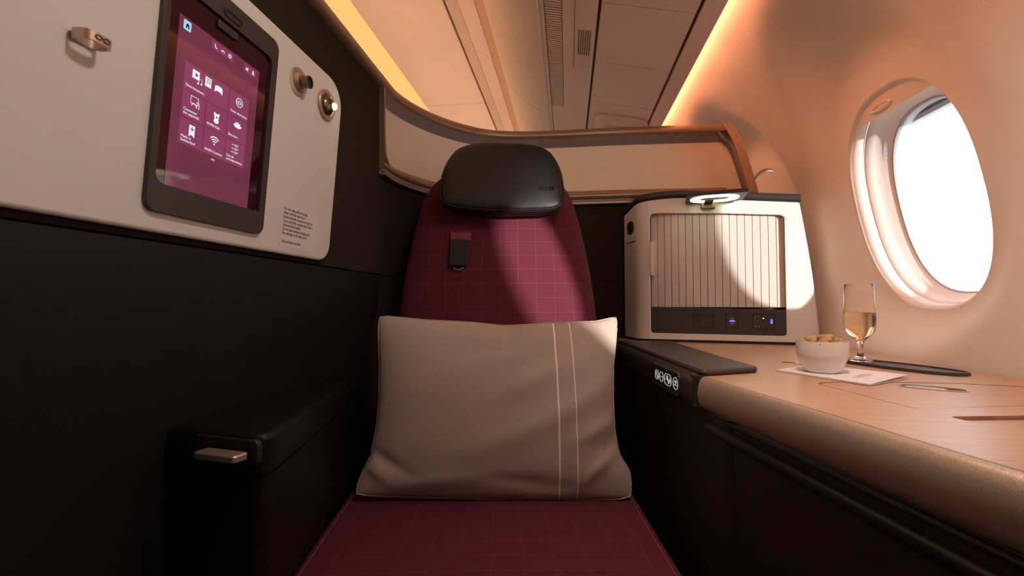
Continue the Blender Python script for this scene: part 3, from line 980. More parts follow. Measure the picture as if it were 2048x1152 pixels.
fill(circ(.5954, 1.1862, .0014, 10)); fill([(.5930, 1.1822), (.5978, 1.1822), (.5966, 1.1846), (.5942, 1.1846)])
fill(circ(.5358, 1.0388, .0010, 10)); line(circ(.5388, 1.0388, .0009, 10), .0003, True)
plate('release_latch', rrect(.5235, .5580, 1.2095, 1.2195, .001, 3), MP, .0025, .0062, M_bezel, ts, bevel=.0008)
ring('release_button', rrect(.529, .563, 1.2295, 1.2395, .005, 6), rrect(.5308, .5612, 1.2313, 1.2377, .0032, 6), MP, .0060, .0078, M_black, bz)

# ------------------------------------------------------------------ left armrest
ar = thing('armrest', (-.43, .7, 0), 'black leather armrest with bronze lever left of the seat', 'armrest')
top = roundpoly([(-.508, .522), (-.352, .495), (-.455, .93), (-.488, 1.02), (-.509, 1.02)], [.01, .03, .05, .02, .01], 5)
ID = lambda x, y, h: (x, y, h)
plate('pad', top, ID, .640, .692, M_leather, ar, bevel=.020, seg=5)
low = [(x + (-.006 if x > -.5 else 0), y + .006, 0) for x, y in top]
plate('side', [(p[0], p[1]) for p in low], ID, .0, .6385, M_leather, ar, bevel=.012, seg=4)
lv = plate('lever', roundpoly([(-.432, .478), (-.372, .468), (-.368, .487), (-.428, .497)], .004, 3), ID, .668, .677, M_hook, ar, bevel=.002)
plate('lever_slot', rrect(-.46, -.362, .657, .687, .006, 4), lambda u, v, h: (u, .5135 - (u + .352) * .169 - .018 + h, v), -.0035, .006, M_black, ar, bevel=.0015)

# ------------------------------------------------------------------ seat
SA = math.radians(8.5)
SR = Vector((math.cos(SA), math.sin(SA), 0)); SB = Vector((-math.sin(SA), math.cos(SA), 0)); S0 = Vector((-.151, .89, 0))
def ST(s, d, z): return S0 + SR * s + SB * d + Vector((0, 0, z))
seat = thing('airline_seat', (S0.x, S0.y, 0), 'maroon plaid airline seat with black leather headrest', 'seat')
# cushion
prof = []
NS, ND = 44, 40
verts, uv = [], []
D0, D1 = -.46, .115
for j in range(ND + 1):
    d = D0 + (D1 - D0) * j / ND
    hw = .283 + .006 * math.sin((d + .1) * 6)
    fr_ = sstep(D0, D0 + .09, d)
    for i in range(NS + 1):
        q = -1 + 2 * i / NS
        # rows: top with rounded sides going down
        a = abs(q)
        if a <= .86:
            s = q / .86 * (hw - .016); z = .470 + .006 * (1 - (q / .86) ** 2) - .0
        else:
            t = (a - .86) / .14
            ang = min(t * 1.6, 1) * pi / 2
            s = math.copysign(hw - .016 + .016 * math.sin(ang), q); z = .470 - .016 * (1 - math.cos(ang)) - max(t * 1.6 - 1, 0) * .16
        z -= .07 * (1 - fr_) ** 2
        verts.append(ST(s, d, z)); uv.append((s + .0415, d + .03))
faces = [(j * (NS + 1) + i, j * (NS + 1) + i + 1, (j + 1) * (NS + 1) + i + 1, (j + 1) * (NS + 1) + i) for j in range(ND) for i in range(NS)]
cu = mesh('cushion', verts, faces, M_cloth, seat, smooth=60, uv=uv)
for sg in (-1, 1):
    M_st = mat('pink seam thread', (.30, .06, .08), .8, vary=(50, .1)) if sg == -1 else M_st
    tube('seam', [ST(sg * (.268 + .006 * math.sin((d + .1) * 6)), d, .4702 - .07 * (1 - sstep(D0, D0 + .09, d)) ** 2) for d in [D0 + .02 + i * .02 for i in range(27)]], .0008, M_st, cu, n=5)
box('seat_base', (-.27, -.40, .0), (.27, .12, .36), M_black, seat, fr=ST, bevel=.01)
# backrest: loft of superellipse sections
KB = .32
BT = [(.40, .262), (.50, .265), (.65, .263), (.80, .2535), (.90, .2475), (1.0, .2355), (1.08, .2215), (1.14, .2065), (1.18, .188), (1.205, .165), (1.222, .130), (1.232, .08), (1.235, .03)]
rings, uv = [], []
NBK = 72
zs = [.40 + .78 * i / 32 for i in range(33)] + [1.19, 1.20, 1.208, 1.214, 1.22, 1.225, 1.229, 1.232, 1.2345, 1.235]
for z in zs:
    hw = smooth_interp(BT, z)
    th = .052 * min(1, max(.25, (1.25 - z) / .10))
    rg = []
    for i in range(NBK):
        t = 2 * pi * i / NBK
        c, s = math.cos(t), math.sin(t)
        x = hw * math.copysign(abs(c) ** (2 / 3.4), c)
        y = th * math.copysign(abs(s) ** (2 / 2.6), s)
        dd = .10 + KB * (z - .47) + .052 + y - (.006 * (1 - (x / hw) ** 2) if y < 0 else 0)
        rg.append(ST(x + .012, dd, z)); uv.append((x + .0415, (z - .47) * 1.05 + .012 + (0.0 if y < 0 else .0)))
    rings.append(rg)
bk = loft('backrest', rings, M_cloth, seat, uv=uv, smooth=60)
# dark shell behind the backrest
rings = []
for z in [.2 + 1.0 * i / 16 for i in range(17)]:
    hw = max(smooth_interp(BT, z) - .02, .05)
    rings.append([ST(.012 + hw * math.copysign(abs(math.cos(t)) ** .6, math.cos(t)), .10 + KB * (max(z, .3) - .47) + .115 + .045 * math.copysign(abs(math.sin(t)) ** .7, math.sin(t)), z) for t in [2 * pi * i / 32 for i in range(32)]])
loft('seat_shell', rings, M_black, seat, smooth=60)
# headrest: rounded cushion in its own plane
k2 = KB
HU = (SB * k2 + Vector((0, 0, 1))).normalized()
HN = SR.cross(HU)           # towards the camera
H0 = ST(.0165, .10 + KB * (1.165 - .47) - .030, 1.165)
def HR(u, v, h): return H0 + SR * u + HU * v + HN * h
ol = roundpoly([(-.157, -.060), (-.128, -.088), (.0, -.0985), (.146, -.092), (.166, -.060), (.160, .030), (.118, .103), (-.100, .106), (-.147, .034)], [.03, .045, .08, .04, .035, .06, .085, .085, .06], 7)
cen = (.004, .008)
def inset(s): return [(cen[0] + (p[0] - cen[0]) * s, cen[1] + (p[1] - cen[1]) * s) for p in ol]
lay = [(.90, -.010), (.975, -.004), (1.0, .006), (1.004, .020), (1.0, .0335), (.985, .0375), (.96, .0395), (.92, .0415), (.85, .0435), (.7, .046), (.5, .0475), (.2, .0485)]
hr = loft('headrest', [[HR(p[0], p[1], h) for p in inset(s)] for s, h in lay], M_head, seat, smooth=70)
tube('piping', [HR(p[0], p[1], .0345) for p in inset(.999)], .0022, M_head, hr, n=8, closed=True)
# stitches along the lower border and centre seam
M_th = mat('dark grey thread', (.10, .10, .10), .7, vary=(50, .1))
lowp = [p for p in inset(1.003) if p[1] < -.078]
lowp.sort()
def lowy(x):
    return interp(lowp, x)
for i in range(58):
    x = -.122 + i * .0046
    tube('stitch', [HR(x, lowy(x) - .0010, .0285), HR(x + .0026, lowy(x + .0026) - .0010, .0285)], .0005, M_th, hr, n=4)
tube('centre_seam', [HR(.0165, lowy(.0165) - .0006, h) for h in (.033, .026, .018, .012, .006, .0)], .0011, M_black, hr, n=5)
M_emb = mat('embossed black leather', (.006, .006, .006), .65, bump=(300, .2), vary=(50, .1))
plate('emblem', [(.0725, -.044), (.082, -.044), (.094, -.031), (.0845, -.031)], HR, .040, .0468, M_emb, hr)
text('emblem_text', 'SWISS', HR(.0955, -.0435, .0464), SR, HU, .0165, M_emb, hr, extrude=.0008)
# shoulder harness tab on the backrest
hb = thing('harness_buckle', ST(-.075, .16, .97), 'black shoulder harness tab hanging from the maroon seat back', 'harness')
P0 = ST(-.087, .10 + KB * (.99 - .47) - .006, .99)
def HB(u, v, h): return P0 + SR * u + HU * v + HN * h
sl_ = plate('fabric_loop', rrect(-.026, .028, .018, .044, .003, 3), HB, -.002, .006, M_cloth, hb, bevel=.002)
plate('tab', roundpoly([(-.026, -.054), (.022, -.054), (.025, .020), (-.024, .022)], .007, 4), HB, .0065, .0125, M_leather, hb, bevel=.002)
ring('tab_border', roundpoly([(-.0235, -.0515), (.0195, -.0515), (.0225, .018), (-.0215, .020)], .006, 4), roundpoly([(-.0222, -.0502), (.0182, -.0502), (.0212, .0167), (-.0202, .0187)], .006, 4), HB, .0124, .0131, M_black, hb)
tube('metal_ring', [HB(-.002 + .012 * math.cos(t), -.055 + .007 * math.sin(t), .006) for t in [pi + pi * i / 10 for i in range(11)]], .0012, M_pin, hb, n=6)

# ------------------------------------------------------------------ pillow
pil = thing('throw_pillow', ST(.008, -.03, .47), 'beige linen pillow with two pale stripes leaning on the maroon seat', 'pillow')
PA = math.radians(8.5)
PU = (SB * .30 + Vector((0, 0, 1))).normalized(); PN = SR.cross(PU)
PC = ST(.010, -.035, .4795) + PU * .178
random.seed(3)
def edge_shape(u, v):
    """u, v in -1..1 -> position in the pillow plane"""
    a, b = abs(u), abs(v)
    hw = interp([(-1, .272), (-.85, .262), (-.6, .243), (-.3, .237), (.0, .237), (.4, .241), (.8, .250), (1, .257)], v)
    if u > 0: hw += interp([(-1, -.008), (-.75, .005), (-.5, -.002), (-.2, .0), (.5, .003), (1, .008)], v)
    top = interp([(-1, .176), (-.92, .178), (-.6, .170), (-.2, .164), (0.05, .157), (.12, .1575), (.4, .162), (.8, .166), (.95, .174), (1, .174)], u)
    bot = interp([(-1, -.168), (-.9, -.172), (-.5, -.176), (0, -.181), (.5, -.184), (.9, -.183), (1, -.178)], u)
    cr = (a ** 10) * (b ** 10) * .008
    x = u * (hw - cr)
    y = (top if v > 0 else -bot) * v
    if v < 0: y = -(-bot) * b
    return x, y
def puff(u, v):
    e = (max(0, 1 - abs(u) ** 2.6) * max(0, 1 - abs(v) ** 2.2)) ** .62
    return e
def wrinkle(x, y, u, v):
    w = 0
    # folds running from the lower right corner and the right side
    def fold(cx, cy, ang, L, wd, h):
        dx, dy = x - cx, y - cy
        a = dx * math.cos(ang) + dy * math.sin(ang); b = -dx * math.sin(ang) + dy * math.cos(ang)
        return h * math.exp(-(a / L) ** 2 - (b / wd) ** 2)
    w += fold(.205, -.115, .75, .045, .010, .008)
    w += fold(.225, -.085, 1.0, .04, .008, -.007)
    w += fold(.20, -.055, .45, .05, .014, .006)
    w += fold(.155, -.01, .5, .10, .02, .004)
    w += fold(.06, .03, .55, .06, .02, .004)
    w += fold(.08, .075, .35, .08, .02, -.003)
    w += fold(.0, .10, .05, .10, .016, -.0025)
    w += fold(-.235, -.125, -.6, .04, .010, .007)
    w += fold(-.215, -.105, -.5, .05, .008, -.006)
    w += fold(-.10, -.145, .1, .10, .012, .003)
    w += fold(.06, -.150, -.15, .08, .012, -.003)
    w += fold(.02, -.07, .4, .10, .025, .003)
    w += fold(-.14, .02, .3, .12, .03, .002)
    w += fold(.235, .02, 1.3, .05, .012, -.005)
    w += fold(.03, .15, 1.45, .03, .010, -.006)
    return w
NU_, NV_ = 72, 50
def side(sgn):
    vs, us = [], []
    for j in range(NV_ + 1):
        v = -1 + 2 * j / NV_
        v = math.copysign(1 - (1 - abs(v)) ** 1.25, v)
        for i in range(NU_ + 1):
            u = -1 + 2 * i / NU_
            u = math.copysign(1 - (1 - abs(u)) ** 1.25, u)
            x, y = edge_shape(u, v)
            e = puff(u, v)
            h = sgn * (.058 if sgn > 0 else .036) * e
            if sgn > 0: h += 1.5 * wrinkle(x, y, u, v) * min(1, e * 2.5)
            vs.append(PC + SR * x + PU * y + PN * h); us.append((x, y))
    return vs, us
va, ua = side(1); vb, ub = side(-1)
n1 = len(va)
idx = lambda i, j: j * (NU_ + 1) + i
faces = []
bmap = {}
for j in range(NV_ + 1):
    for i in range(NU_ + 1):
        k = idx(i, j)
        bmap[k] = k if i in (0, NU_) or j in (0, NV_) else n1 + k
for j in range(NV_):
    for i in range(NU_):
        q = (idx(i, j), idx(i + 1, j), idx(i + 1, j + 1), idx(i, j + 1))
        faces.append(q)
        faces.append(tuple(bmap[k] for k in reversed(q)))
mesh('cover', va + vb, faces, M_linen, pil, smooth=179, uv=ua + ub)
rim = [idx(i, 0) for i in range(NU_)] + [idx(NU_, j) for j in range(NV_)] + [idx(i, NV_) for i in range(NU_, 0, -1)] + [idx(0, j) for j in range(NV_, 0, -1)]
M_seamp = mat('beige seam', (.46, .37, .31), .9, vary=(80, .1))
tube('edge_seam', [va[k] for k in rim], .0016, M_seamp, pil, n=5, closed=True)

# ------------------------------------------------------------------ side console
CZ = .73
con = thing('side_console', (.45, .7, 0), 'side console with pale wood top and champagne metal edge by the windows', 'console')
EDGE = [(.2165, .772), (.2179, .757), (.2680, .5632), (.3195, .3637), (.385, .11), (.43, -.10), (.45, -.405)]
outer = EDGE + [(.700, -.405), (.706, .2), (.706, 1.535), (.165, 1.535), (.160, 1.30)]
lid = roundpoly([(.3655, .7235), (.3820, .6050), (.3900, .5640), (.5245, .5948), (.66, .62), (.66, .725), (.6464, .732), (.5879, .7488), (.4979, .7504), (.395, .7405)], [.012, .05, .008, 0, .02, .02, .03, .03, .03, .03], 4)
slot = roundpoly([(.3967, .5306), (.4159, .4725), (.435, .42), (.60, .46), (.60, .567), (.4804, .5451)], [.008, .05, .01, .01, .01, .02], 4)
tp = plate('top', outer, ID, CZ - .022, CZ, M_wood, con, holes=[lid, slot])
def shrink(p, m, c):
    out = []
    for q in p:
        d = Vector((c[0] - q[0], c[1] - q[1])); L = d.length
        out.append((q[0] + d.x / L * m, q[1] + d.y / L * m))
    return out
lt_c = (.507, .706)
latch_hole = ellipse(.5085, .7040, .036, .0165, 28, 2.6, rot=-.55)
li = plate('table_lid', shrink(lid, .0034, (.51, .66)), ID, CZ - .018, CZ - .0004, M_wood, con, holes=[latch_hole])
ring('latch_rim', ellipse(.5085, .7040, .0372, .0177, 28, 2.6, rot=-.55), ellipse(.5085, .7040, .0345, .0150, 28, 2.6, rot=-.55), ID, CZ - .016, CZ + .0006, M_gold, li)
plate('latch_floor', ellipse(.5085, .7040, .0350, .0155, 28, 2.6, rot=-.55), ID, CZ - .0155, CZ - .0125, M_gold, li)
plate('latch_tab', ellipse(.5025, .7090, .0235, .0125, 24, 2.6, rot=-.55), ID, CZ - .012, CZ - .0005, M_pin, li, bevel=.002)
plate('flap_lid', shrink(slot, .0034, (.5, .5)), ID, CZ - .024, CZ - .0035, M_wood, con, bevel=.001)
plate('well_floor', rrect(.33, .69, .40, .78, .01, 3), ID, CZ - .034, CZ - .0245, M_gap, con)
def bull(t):
    k = 1 + .40 * t
    return [(-.002, CZ + .0004), (.004, CZ + .0004), (.0085 * k, CZ - .004), (.0115 * k, CZ - .012), (.0135 * k, CZ - .024 * k), (.0125 * k, CZ - .036 * k), (.009 * k, CZ - .045 * k), (.004, CZ - .049 * k), (-.002, CZ - .049 * k)]
EP = []
for a, b in zip(EDGE[1:], EDGE[2:]):
    for i in range(6):
        t = i / 6; EP.append((a[0] + (b[0] - a[0]) * t, a[1] + (b[1] - a[1]) * t))
EP.append(EDGE[-1])
sweep('metal_edge', EP, bull, M_gold, con, smooth=70)
sweep('edge_strip', EP, [(-.0022, CZ - .003), (-.0022, CZ + .0007), (.0008, CZ + .0007), (.0008, CZ - .003)], M_bronze, con)
sub_path = [(p[0] + .006, p[1] - .0) for p in EP]
sweep('under_channel', sub_path, lambda t: [(.0, .612 - .03 * t), (.0, .675 - .02 * t), (-.02, .675 - .02 * t), (-.02, .612 - .03 * t)], M_side, con)
sweep('under_rail', sub_path, lambda t: [(.002 + .008 * math.cos(q), .652 - .030 * t + .009 * math.sin(q)) for q in [2 * pi * i / 10 for i in range(10)]], M_black, con, smooth=70)
sweep('under_lip', sub_path, lambda t: [(.0005 + .004 * math.cos(q), .672 - .025 * t + .0035 * math.sin(q)) for q in [2 * pi * i / 8 for i in range(8)]], M_pad, con, smooth=70)
sweep('foot_panel', sub_path, lambda t: [(-.001, 0), (-.001, .640 - .03 * t), (-.02, .640 - .03 * t), (-.02, 0)], M_side, con)
side_path = [(.150, 1.50), (.160, 1.30), (.20, .95), (.222, .775), (.229, .720), (.236, .700), (.252, .690), (.29, .69)]
sweep('side_panel', crom(side_path, 4), [(0, .0), (0, .676), (-.015, .676), (-.015, 0)], M_side, con, smooth=60)
# charging symbol printed on the top
for r, a0, a1 in ((.014, .3, 1.7), (.022, .4, 1.5)):
    tube('charging_mark', [(.428 + r * math.cos(a0 + (a1 - a0) * i / 8), .950 + r * math.sin(a0 + (a1 - a0) * i / 8), CZ + .0001) for i in range(9)], .0006, M_print, tp, n=4)
tube('charging_mark', [(.434, .935, CZ + .0001), (.455, .938, CZ + .0001), (.474, .930, CZ + .0001)], .0006, M_print, tp, n=4)
tube('charging_mark', [(.444, .928, CZ + .0001), (.464, .929, CZ + .0001)], .0006, M_print, tp, n=4)

# padded armrest cover with seat controls
pad = thing('console_armrest', (.22, 1.0, CZ), 'charcoal leather armrest with seat control keys on the console end', 'armrest')
pp = roundpoly([(.148, 1.34), (.2135, .7725), (.222, .7665), (.3260, .8205), (.310, 1.0), (.2945, 1.34)], [.0, .008, .008, .012, .15, 0], 5)
plate('pad', pp, ID, CZ + .0006, CZ + .0105, M_pad, pad, bevel=.0045, seg=3)
lip_path = crom([(.1475, 1.34), (.170, 1.145), (.192, .955), (.2130, .775)], 6)
SEC = [(-.004, CZ + .003), (.0035, CZ + .0015), (.009, CZ - .004), (.011, CZ - .012), (.011, CZ - .040), (.007, CZ - .049), (0, CZ - .052), (-.004, CZ - .052)]
sweep('lip', lip_path, SEC, M_pad, pad, smooth=70)
mesh_end = [(.2130 - .010, .775, CZ - .045), (.2130 - .009, .775, CZ), (.2245, .766, CZ), (.2245, .766, CZ - .048)]
# rounded end that wraps the corner of the metal edge
sweep('lip_end', [(.2040, .790), (.2050, .772), (.2090, .764), (.2170, .760)], [(0.001, CZ - .050), (.001, CZ + .001), (-.010, CZ + .001), (-.010, CZ - .050)], M_pad, pad, smooth=70)
# control panel: frame along the lip
c0 = Vector((.1875, .985, 0)); c1 = Vector((.2100, .800, 0))
CXD = (c1 - c0).normalized(); CNN = Vector((CXD.y, -CXD.x, 0))
CL = (c1 - c0).length
cA = Vector((.1868, .986, 0)) + CNN * .0098
def CP(u, v, h): return cA + CXD * u + CNN * h + Vector((0, 0, v))
cp = plate('control_panel', rrect(.006, .158, CZ - .043, CZ - .009, .009, 5), CP, -.004, .0014, M_black, pad, bevel=.001)
ring('control_frame', rrect(.002, .162, CZ - .047, CZ - .005, .012, 6), rrect(.006, .158, CZ - .043, CZ - .009, .009, 6), CP, -.003, .0032, M_pad, cp)
zc = CZ - .026
def ov(u, w, h): return tube('key_mark', [CP(u + p[0], zc + p[1], .0018) for p in rrect(-w, w, -h, h, min(w, h) * .98, 5)], .00034, M_lightprint, cp, n=4, closed=True)
ov(.036, .0105, .0095); ov(.063, .0105, .0095); ov(.0995, .0185, .0105); ov(.140, .0115, .0105)
def kl(p, r=.00036): return tube('key_mark', [CP(.0 + a, zc + b, .0018) for a, b in p], r, M_lightprint, cp, n=4)
kl([(.033, .006), (.037, -.001), (.042, -.006)]); kl([(.060, .0), (.070, 0)])
kl([(.086, 0), (.091, 0)]); kl([(.108, 0), (.114, 0)]); kl([(.111, -.004), (.111, .004)])
kl([(.096, .007), (.099, .0), (.104, -.002), (.104, -.007)], .0010); kl([(.134, -.003), (.146, -.003)]); kl([(.135, .002), (.1385, .005), (.142, .005), (.145, .002)])
kl([(.140, -.003), (.140, .004)])

# ------------------------------------------------------------------ storage cabinet
BQ = Vector((.25, 1.43, 0)); BW = Vector((.9797, -.2004, 0)); BN = Vector((-.2004, -.9797, 0))
SRT = [(.73, .4495), (.82, .443), (.9125, .4345), (1.0, .424), (1.08, .4125), (1.13, .4050), (1.2, .392)]
def BX(s, z, h): return BQ + BW * s + BN * h + Vector((0, 0, z))
cab = thing('storage_cabinet', (.45, 1.45, CZ), 'off white storage cabinet with tambour shutter on the wood console', 'cabinet')
ZB = CZ + .008
def ztop(s): return smooth_interp([(-.15, 1.135), (-.05, 1.158), (0, 1.1655), (.05, 1.1685), (.107, 1.167), (.25, 1.150), (.41, 1.1315)], s)
hole = roundpoly([(.0045, .7565), (.3700, .7555), (.3695, 1.0985), (.20, 1.1145), (.0045, 1.1270)], [.010, .010, .014, .05, .016], 5)
outer = [(-.003, ZB)] + [(interp(SRT, ZB), ZB)] + [(interp(SRT, z), z) for z in (.80, .86, .92, .98, 1.04, 1.10)] + [(interp(SRT, ztop(.405)), ztop(.405))] + [(s, ztop(s)) for s in (.36, .30, .25, .20, .15, .107, .07, .04, .015)] + [(-.003, ztop(0))]
plate('front', outer, BX, -.0075, 0, M_white, cab, holes=[hole], bevel=.0015)
# left flank, curving back to the shell
LB = Vector((.190, 1.538, 0))
cpath = [BX(-.003, 0, 0), BX(-.016, 0, -.002), BX(-.030, 0, -.008), BX(-.040, 0, -.018)]
lastp = cpath[-1]
for i in range(1, 7):
    t = i / 6
    cpath.append(lastp + (LB - lastp) * t)
NLV = 10
rings = []
cum = [0]
for a, b in zip(cpath, cpath[1:]): cum.append(cum[-1] + (b - a).length)
for i, p in enumerate(cpath):
    zt = ztop(-cum[i] - .003) if i else ztop(0)
    rings.append([Vector((p.x, p.y, ZB + (zt - ZB) * k / NLV)) for k in range(NLV + 1)])
loft('flank', rings, M_white, cab, caps=(False, False), closed=False, smooth=60)
# right side going back along the wall
rings = []
for k in range(NLV + 1):
    z = ZB + (ztop(.405) - ZB) * k / NLV
    s = interp(SRT, z)
    rings.append([BX(s, z, 0), BX(s + .004, z, -.006), BX(s + .006, z, -.10)])
loft('right_side', rings, M_white, cab, caps=(False, False), closed=False, smooth=60)
# dark cap along the top
cap_pts = [BX(s, 0, .0) for s in [.41 - .41 * i / 16 for i in range(17)]] + cpath[1:]
def capz(i): return ztop(.41 - .41 * i / 16) if i < 17 else ztop(-cum[i - 16] - .003)
rings = []
for i, p in enumerate(cap_pts):
    a = cap_pts[max(i - 1, 0)]; b = cap_pts[min(i + 1, len(cap_pts) - 1)]
    d = (b - a).normalized(); nn = Vector((-d.y, d.x, 0))     # outwards (to the camera)
    if nn.y > 0 and i < 17: nn = -nn
    if i >= 17 and nn.x > 0 and nn.y > 0: nn = -nn
    z = capz(i) + .0005
    hh = .023
    rings.append([p + nn * .001 + Vector((0, 0, z)), p + nn * .004 + Vector((0, 0, z + .003)), p + nn * .004 + Vector((0, 0, z + hh - .006)), p + nn * .0 + Vector((0, 0, z + hh)),
                  p - nn * .05 + Vector((0, 0, z + hh)), p - nn * .05 + Vector((0, 0, z))])
loft('cap', rings, M_black, cab, smooth=50)
top_v = [BX(s, ztop(s) + .004, -.02) for s in [.405 - .43 * i / 10 for i in range(11)]]
bot_v = [Vector((max(p.x, .2), 1.545, p.z)) for p in top_v]
mesh('top_board', top_v + bot_v, [(i, i + 1, 12 + i, 11 + i) for i in range(10)], M_black, cab)
# plinth
rings = []
for p in [BX(.44, 0, .0 - .004)] + [BX(.30, 0, -.004), BX(.15, 0, -.004), BX(0, 0, -.005)] + [q + Vector((.006, .004, 0)) for q in cpath[2:]]:
    rings.append([p + Vector((0, 0, CZ + .0004)), p + Vector((0, 0, ZB + .0005)), p + Vector((.01, .03, ZB + .0005)), p + Vector((.01, .03, CZ + .0004))])
loft('plinth', rings, M_black, cab, smooth=50)
# recess behind the shutter and the slats
plate('recess_back', rrect(-.004, .385, .752, 1.135, .004, 3), BX, -.030, -.022, M_gap, cab)
NSL = 18
s0, s1 = .0055, .3705
wS = (s1 - s0) / NSL
NSL += 1
for i in range(NSL):
    a, b = s0 + i * wS + .0006, s0 + (i + 1) * wS - .0006
    bend = .010 * max(0, (4 - i) / 4) ** 2
    bend2 = .010 * max(0, (3 - i) / 4) ** 2
    za, zb_ = min(1.132, ztop(a) - .024), min(1.132, ztop(b) - .024)
    fr_ = lambda u, v, h, a=a, b=b, d0=bend, d1=bend2: BX(u, v, h - (d0 + (d1 - d0) * (u - a) / (b - a)))
    plate('shutter_slat', [(a, .836), (b, .836), (b, zb_), (a, za)], fr_, -.0150, -.0105, M_slat, cab, bevel=.0007, seg=2)
plate('shutter_handle', roundpoly([(.0050, .935), (.0145, .932), (.0145, 1.040), (.0050, 1.036)], .003, 3), BX, -.020, .005, M_white, cab, bevel=.002)
st = plate('socket_strip', roundpoly([(.0050, .7570), (.3695, .7560), (.3695, .8290), (.0050, .8370)], [.010, .010, .002, .002], 5), BX, -.014, -.0015, M_bezel, cab, bevel=.001)
def frame2(c, w, h, name):
    o = ring(name, rrect(c - w, c + w, .796 - h, .796 + h, .005, 5), rrect(c - w + .0016, c + w - .0016, .796 - h + .0016, .796 + h - .0016, .004, 5), BX, -.002, .0002, M_black, st)
    return o
frame2(.1545, .0275, .0195, 'jack_frame')
for ds in (-.0185, -.007, -.0035, .0035, .008, .0185): plate('jack_hole', ellipse(.1545 + ds, .7965, .0016, .0016, 10), BX, -.002, -.0011, M_print, st)
plate('jack_pin', ellipse(.1545 - .0005, .7965, .0009, .0009, 8), BX, -.002, -.0008, M_pin, st)
frame2(.231, .0165, .0205, 'usb_frame')
plate('usb_light', rrect(.2240, .2380, .7935, .7985, .0008, 2), BX, -.002, -.0009, M_blue, st)
for dz in (.0075, -.0075): plate('usb_port', rrect(.2265, .2355, .796 + dz - .0016, .796 + dz + .0016, .0008, 2), BX, -.002, -.0010, M_pin, st)
frame2(.3135, .0290, .0225, 'power_frame')
for (ds, dz) in ((-.021, .013), (-.013, .013), (-.021, -.0145), (-.013, -.0145)):
    plate('power_pin', rrect(.3135 + ds - .0008, .3135 + ds + .0008, .796 + dz - .0028, .796 + dz + .0028, .0004, 2), BX, -.002, -.0008, M_pin, st)
for (ds, dz, r) in ((-.017, .009, .0026), (-.017, -.009, .0026), (-.012, 0, .002), (-.003, 0, .0032), (.0065, 0, .0026), (-.004, -.015, .0018)):
    plate('power_hole', ellipse(.3135 + ds, .796 + dz, r, r, 12), BX, -.002, -.0010, M_print, st)
plate('power_light', ellipse(.3135 - .001, .796 + .0085, .0016, .0016, 10), BX, -.002, -.0006, M_green, st)
plate('usb_light', rrect(.3135 + .0165, .3135 + .0225, .7890, .8025, .0015, 3), BX, -.002, -.0007, M_blue, st)
# flip-out lamp head on the top edge
LZ = 1.146
lh = thing('cabinet_lamp', BX(.18, LZ, .06), 'flat lamp with glowing oval ring on the white cabinet top edge', 'lamp')
def LP(u, v, h): return BX(u, LZ + h + .008 * (.26 - u) / .15 * 0, v)
LH = roundpoly([(.108, .003), (.262, .003), (.262, .118), (.108, .118)], [.004, .03, .006, .004], 5)
plate('head', LH, LP, .0, .011, M_bezel, lh, bevel=.002)
ro = [(p[0] + .182, p[1] + .062) for p in rrect(-.064, .064, -.046, .046, .045, 8)]
ri = [(p[0] + .182, p[1] + .062) for p in rrect(-.040, .040, -.020, .020, .0195, 8)]
ring('light_ring', ro, ri, LP, -.0015, .001, L_lamp, lh)
plate('hinge', rrect(.150, .190, -.0185, -.0010, .004, 4), lambda u, v, h: BX(u, LZ + v, h), .0004, .014, M_steel, lh, bevel=.002)
plate('stem', rrect(.158, .182, .004, .055, .004, 4), LP, -.004, -.0016, M_steel, lh, bevel=.001)
# latch and card slit on the flank
f0, f1 = lastp, LB
FX = (f1 - f0).normalized() * -1       # left to right in view
FN = Vector((FX.y, -FX.x, 0))
if FN.y > 0: FN = -FN
def FL(u, v, h): return f1 + FX * u + FN * h + Vector((0, 0, v))
FLn = (f1 - f0).length
lt = ring('flank_latch', [(FLn * .58 + p[0], 1.092 + p[1]) for p in rrect(-.024, .024, -.021, .021, .020, 6)], [(FLn * .58 + p[0], 1.092 + p[1]) for p in rrect(-.020, .020, -.0175, .0175, .0170, 6)], FL, -.002, .002, M_steel, cab)
plate('latch_plate', [(FLn * .58 + p[0], 1.092 + p[1]) for p in rrect(-.020, .020, -.0175, .0175, .0170, 6)], FL, -.001, .0008, M_steel, lt)
plate('latch_tab', [(FLn * .58 + p[0], 1.092 + p[1]) for p in rrect(-.010, .013, -.006, .010, .003, 4)], FL, .001, .003, M_steel, lt, bevel=.0006)
plate('card_slit', rrect(FLn * .18, FLn * .98, 1.0435, 1.0465, .001, 2), FL, -.001, .0008, M_gap, cab)

# ------------------------------------------------------------------ things on the console
tray = thing('cup_tray', (.603, .915, CZ), 'long dark oval tray let into the console beside the wall', 'tray')
tr_o = ellipse(.603, .915, .104, .040, 48, 2.4, rot=math.radians(-66))
def trs(s): return [(.603 + (p[0] - .603) * s, .915 + (p[1] - .915) * s) for p in tr_o]
loft('rim', [[(x, y, CZ + h) for x, y in trs(s)] for s, h in ((1.0, .0004), (1.0, .004), (.99, .0055), (.965, .0055), (.95, .003), (.90, .002))], M_pad, tray, caps=(True, False), smooth=50)
loft('mat', [[(x, y, CZ + h) for x, y in trs(s)] for s, h in ((.905, .0006), (.905, .0024), (.5, .0024))], M_bezel, tray, smooth=50)
np_ = thing('paper_napkin', (.44, .81, CZ), 'folded white paper napkin under the bowl', 'napkin')
nap = [(.3604, .8435), (.4312, .7094), (.5349, .7865), (.464, .9206)]
plate('lower_fold', roundpoly(nap, .004, 3), ID, CZ + .0004, CZ + .0014, M_paper, np_)
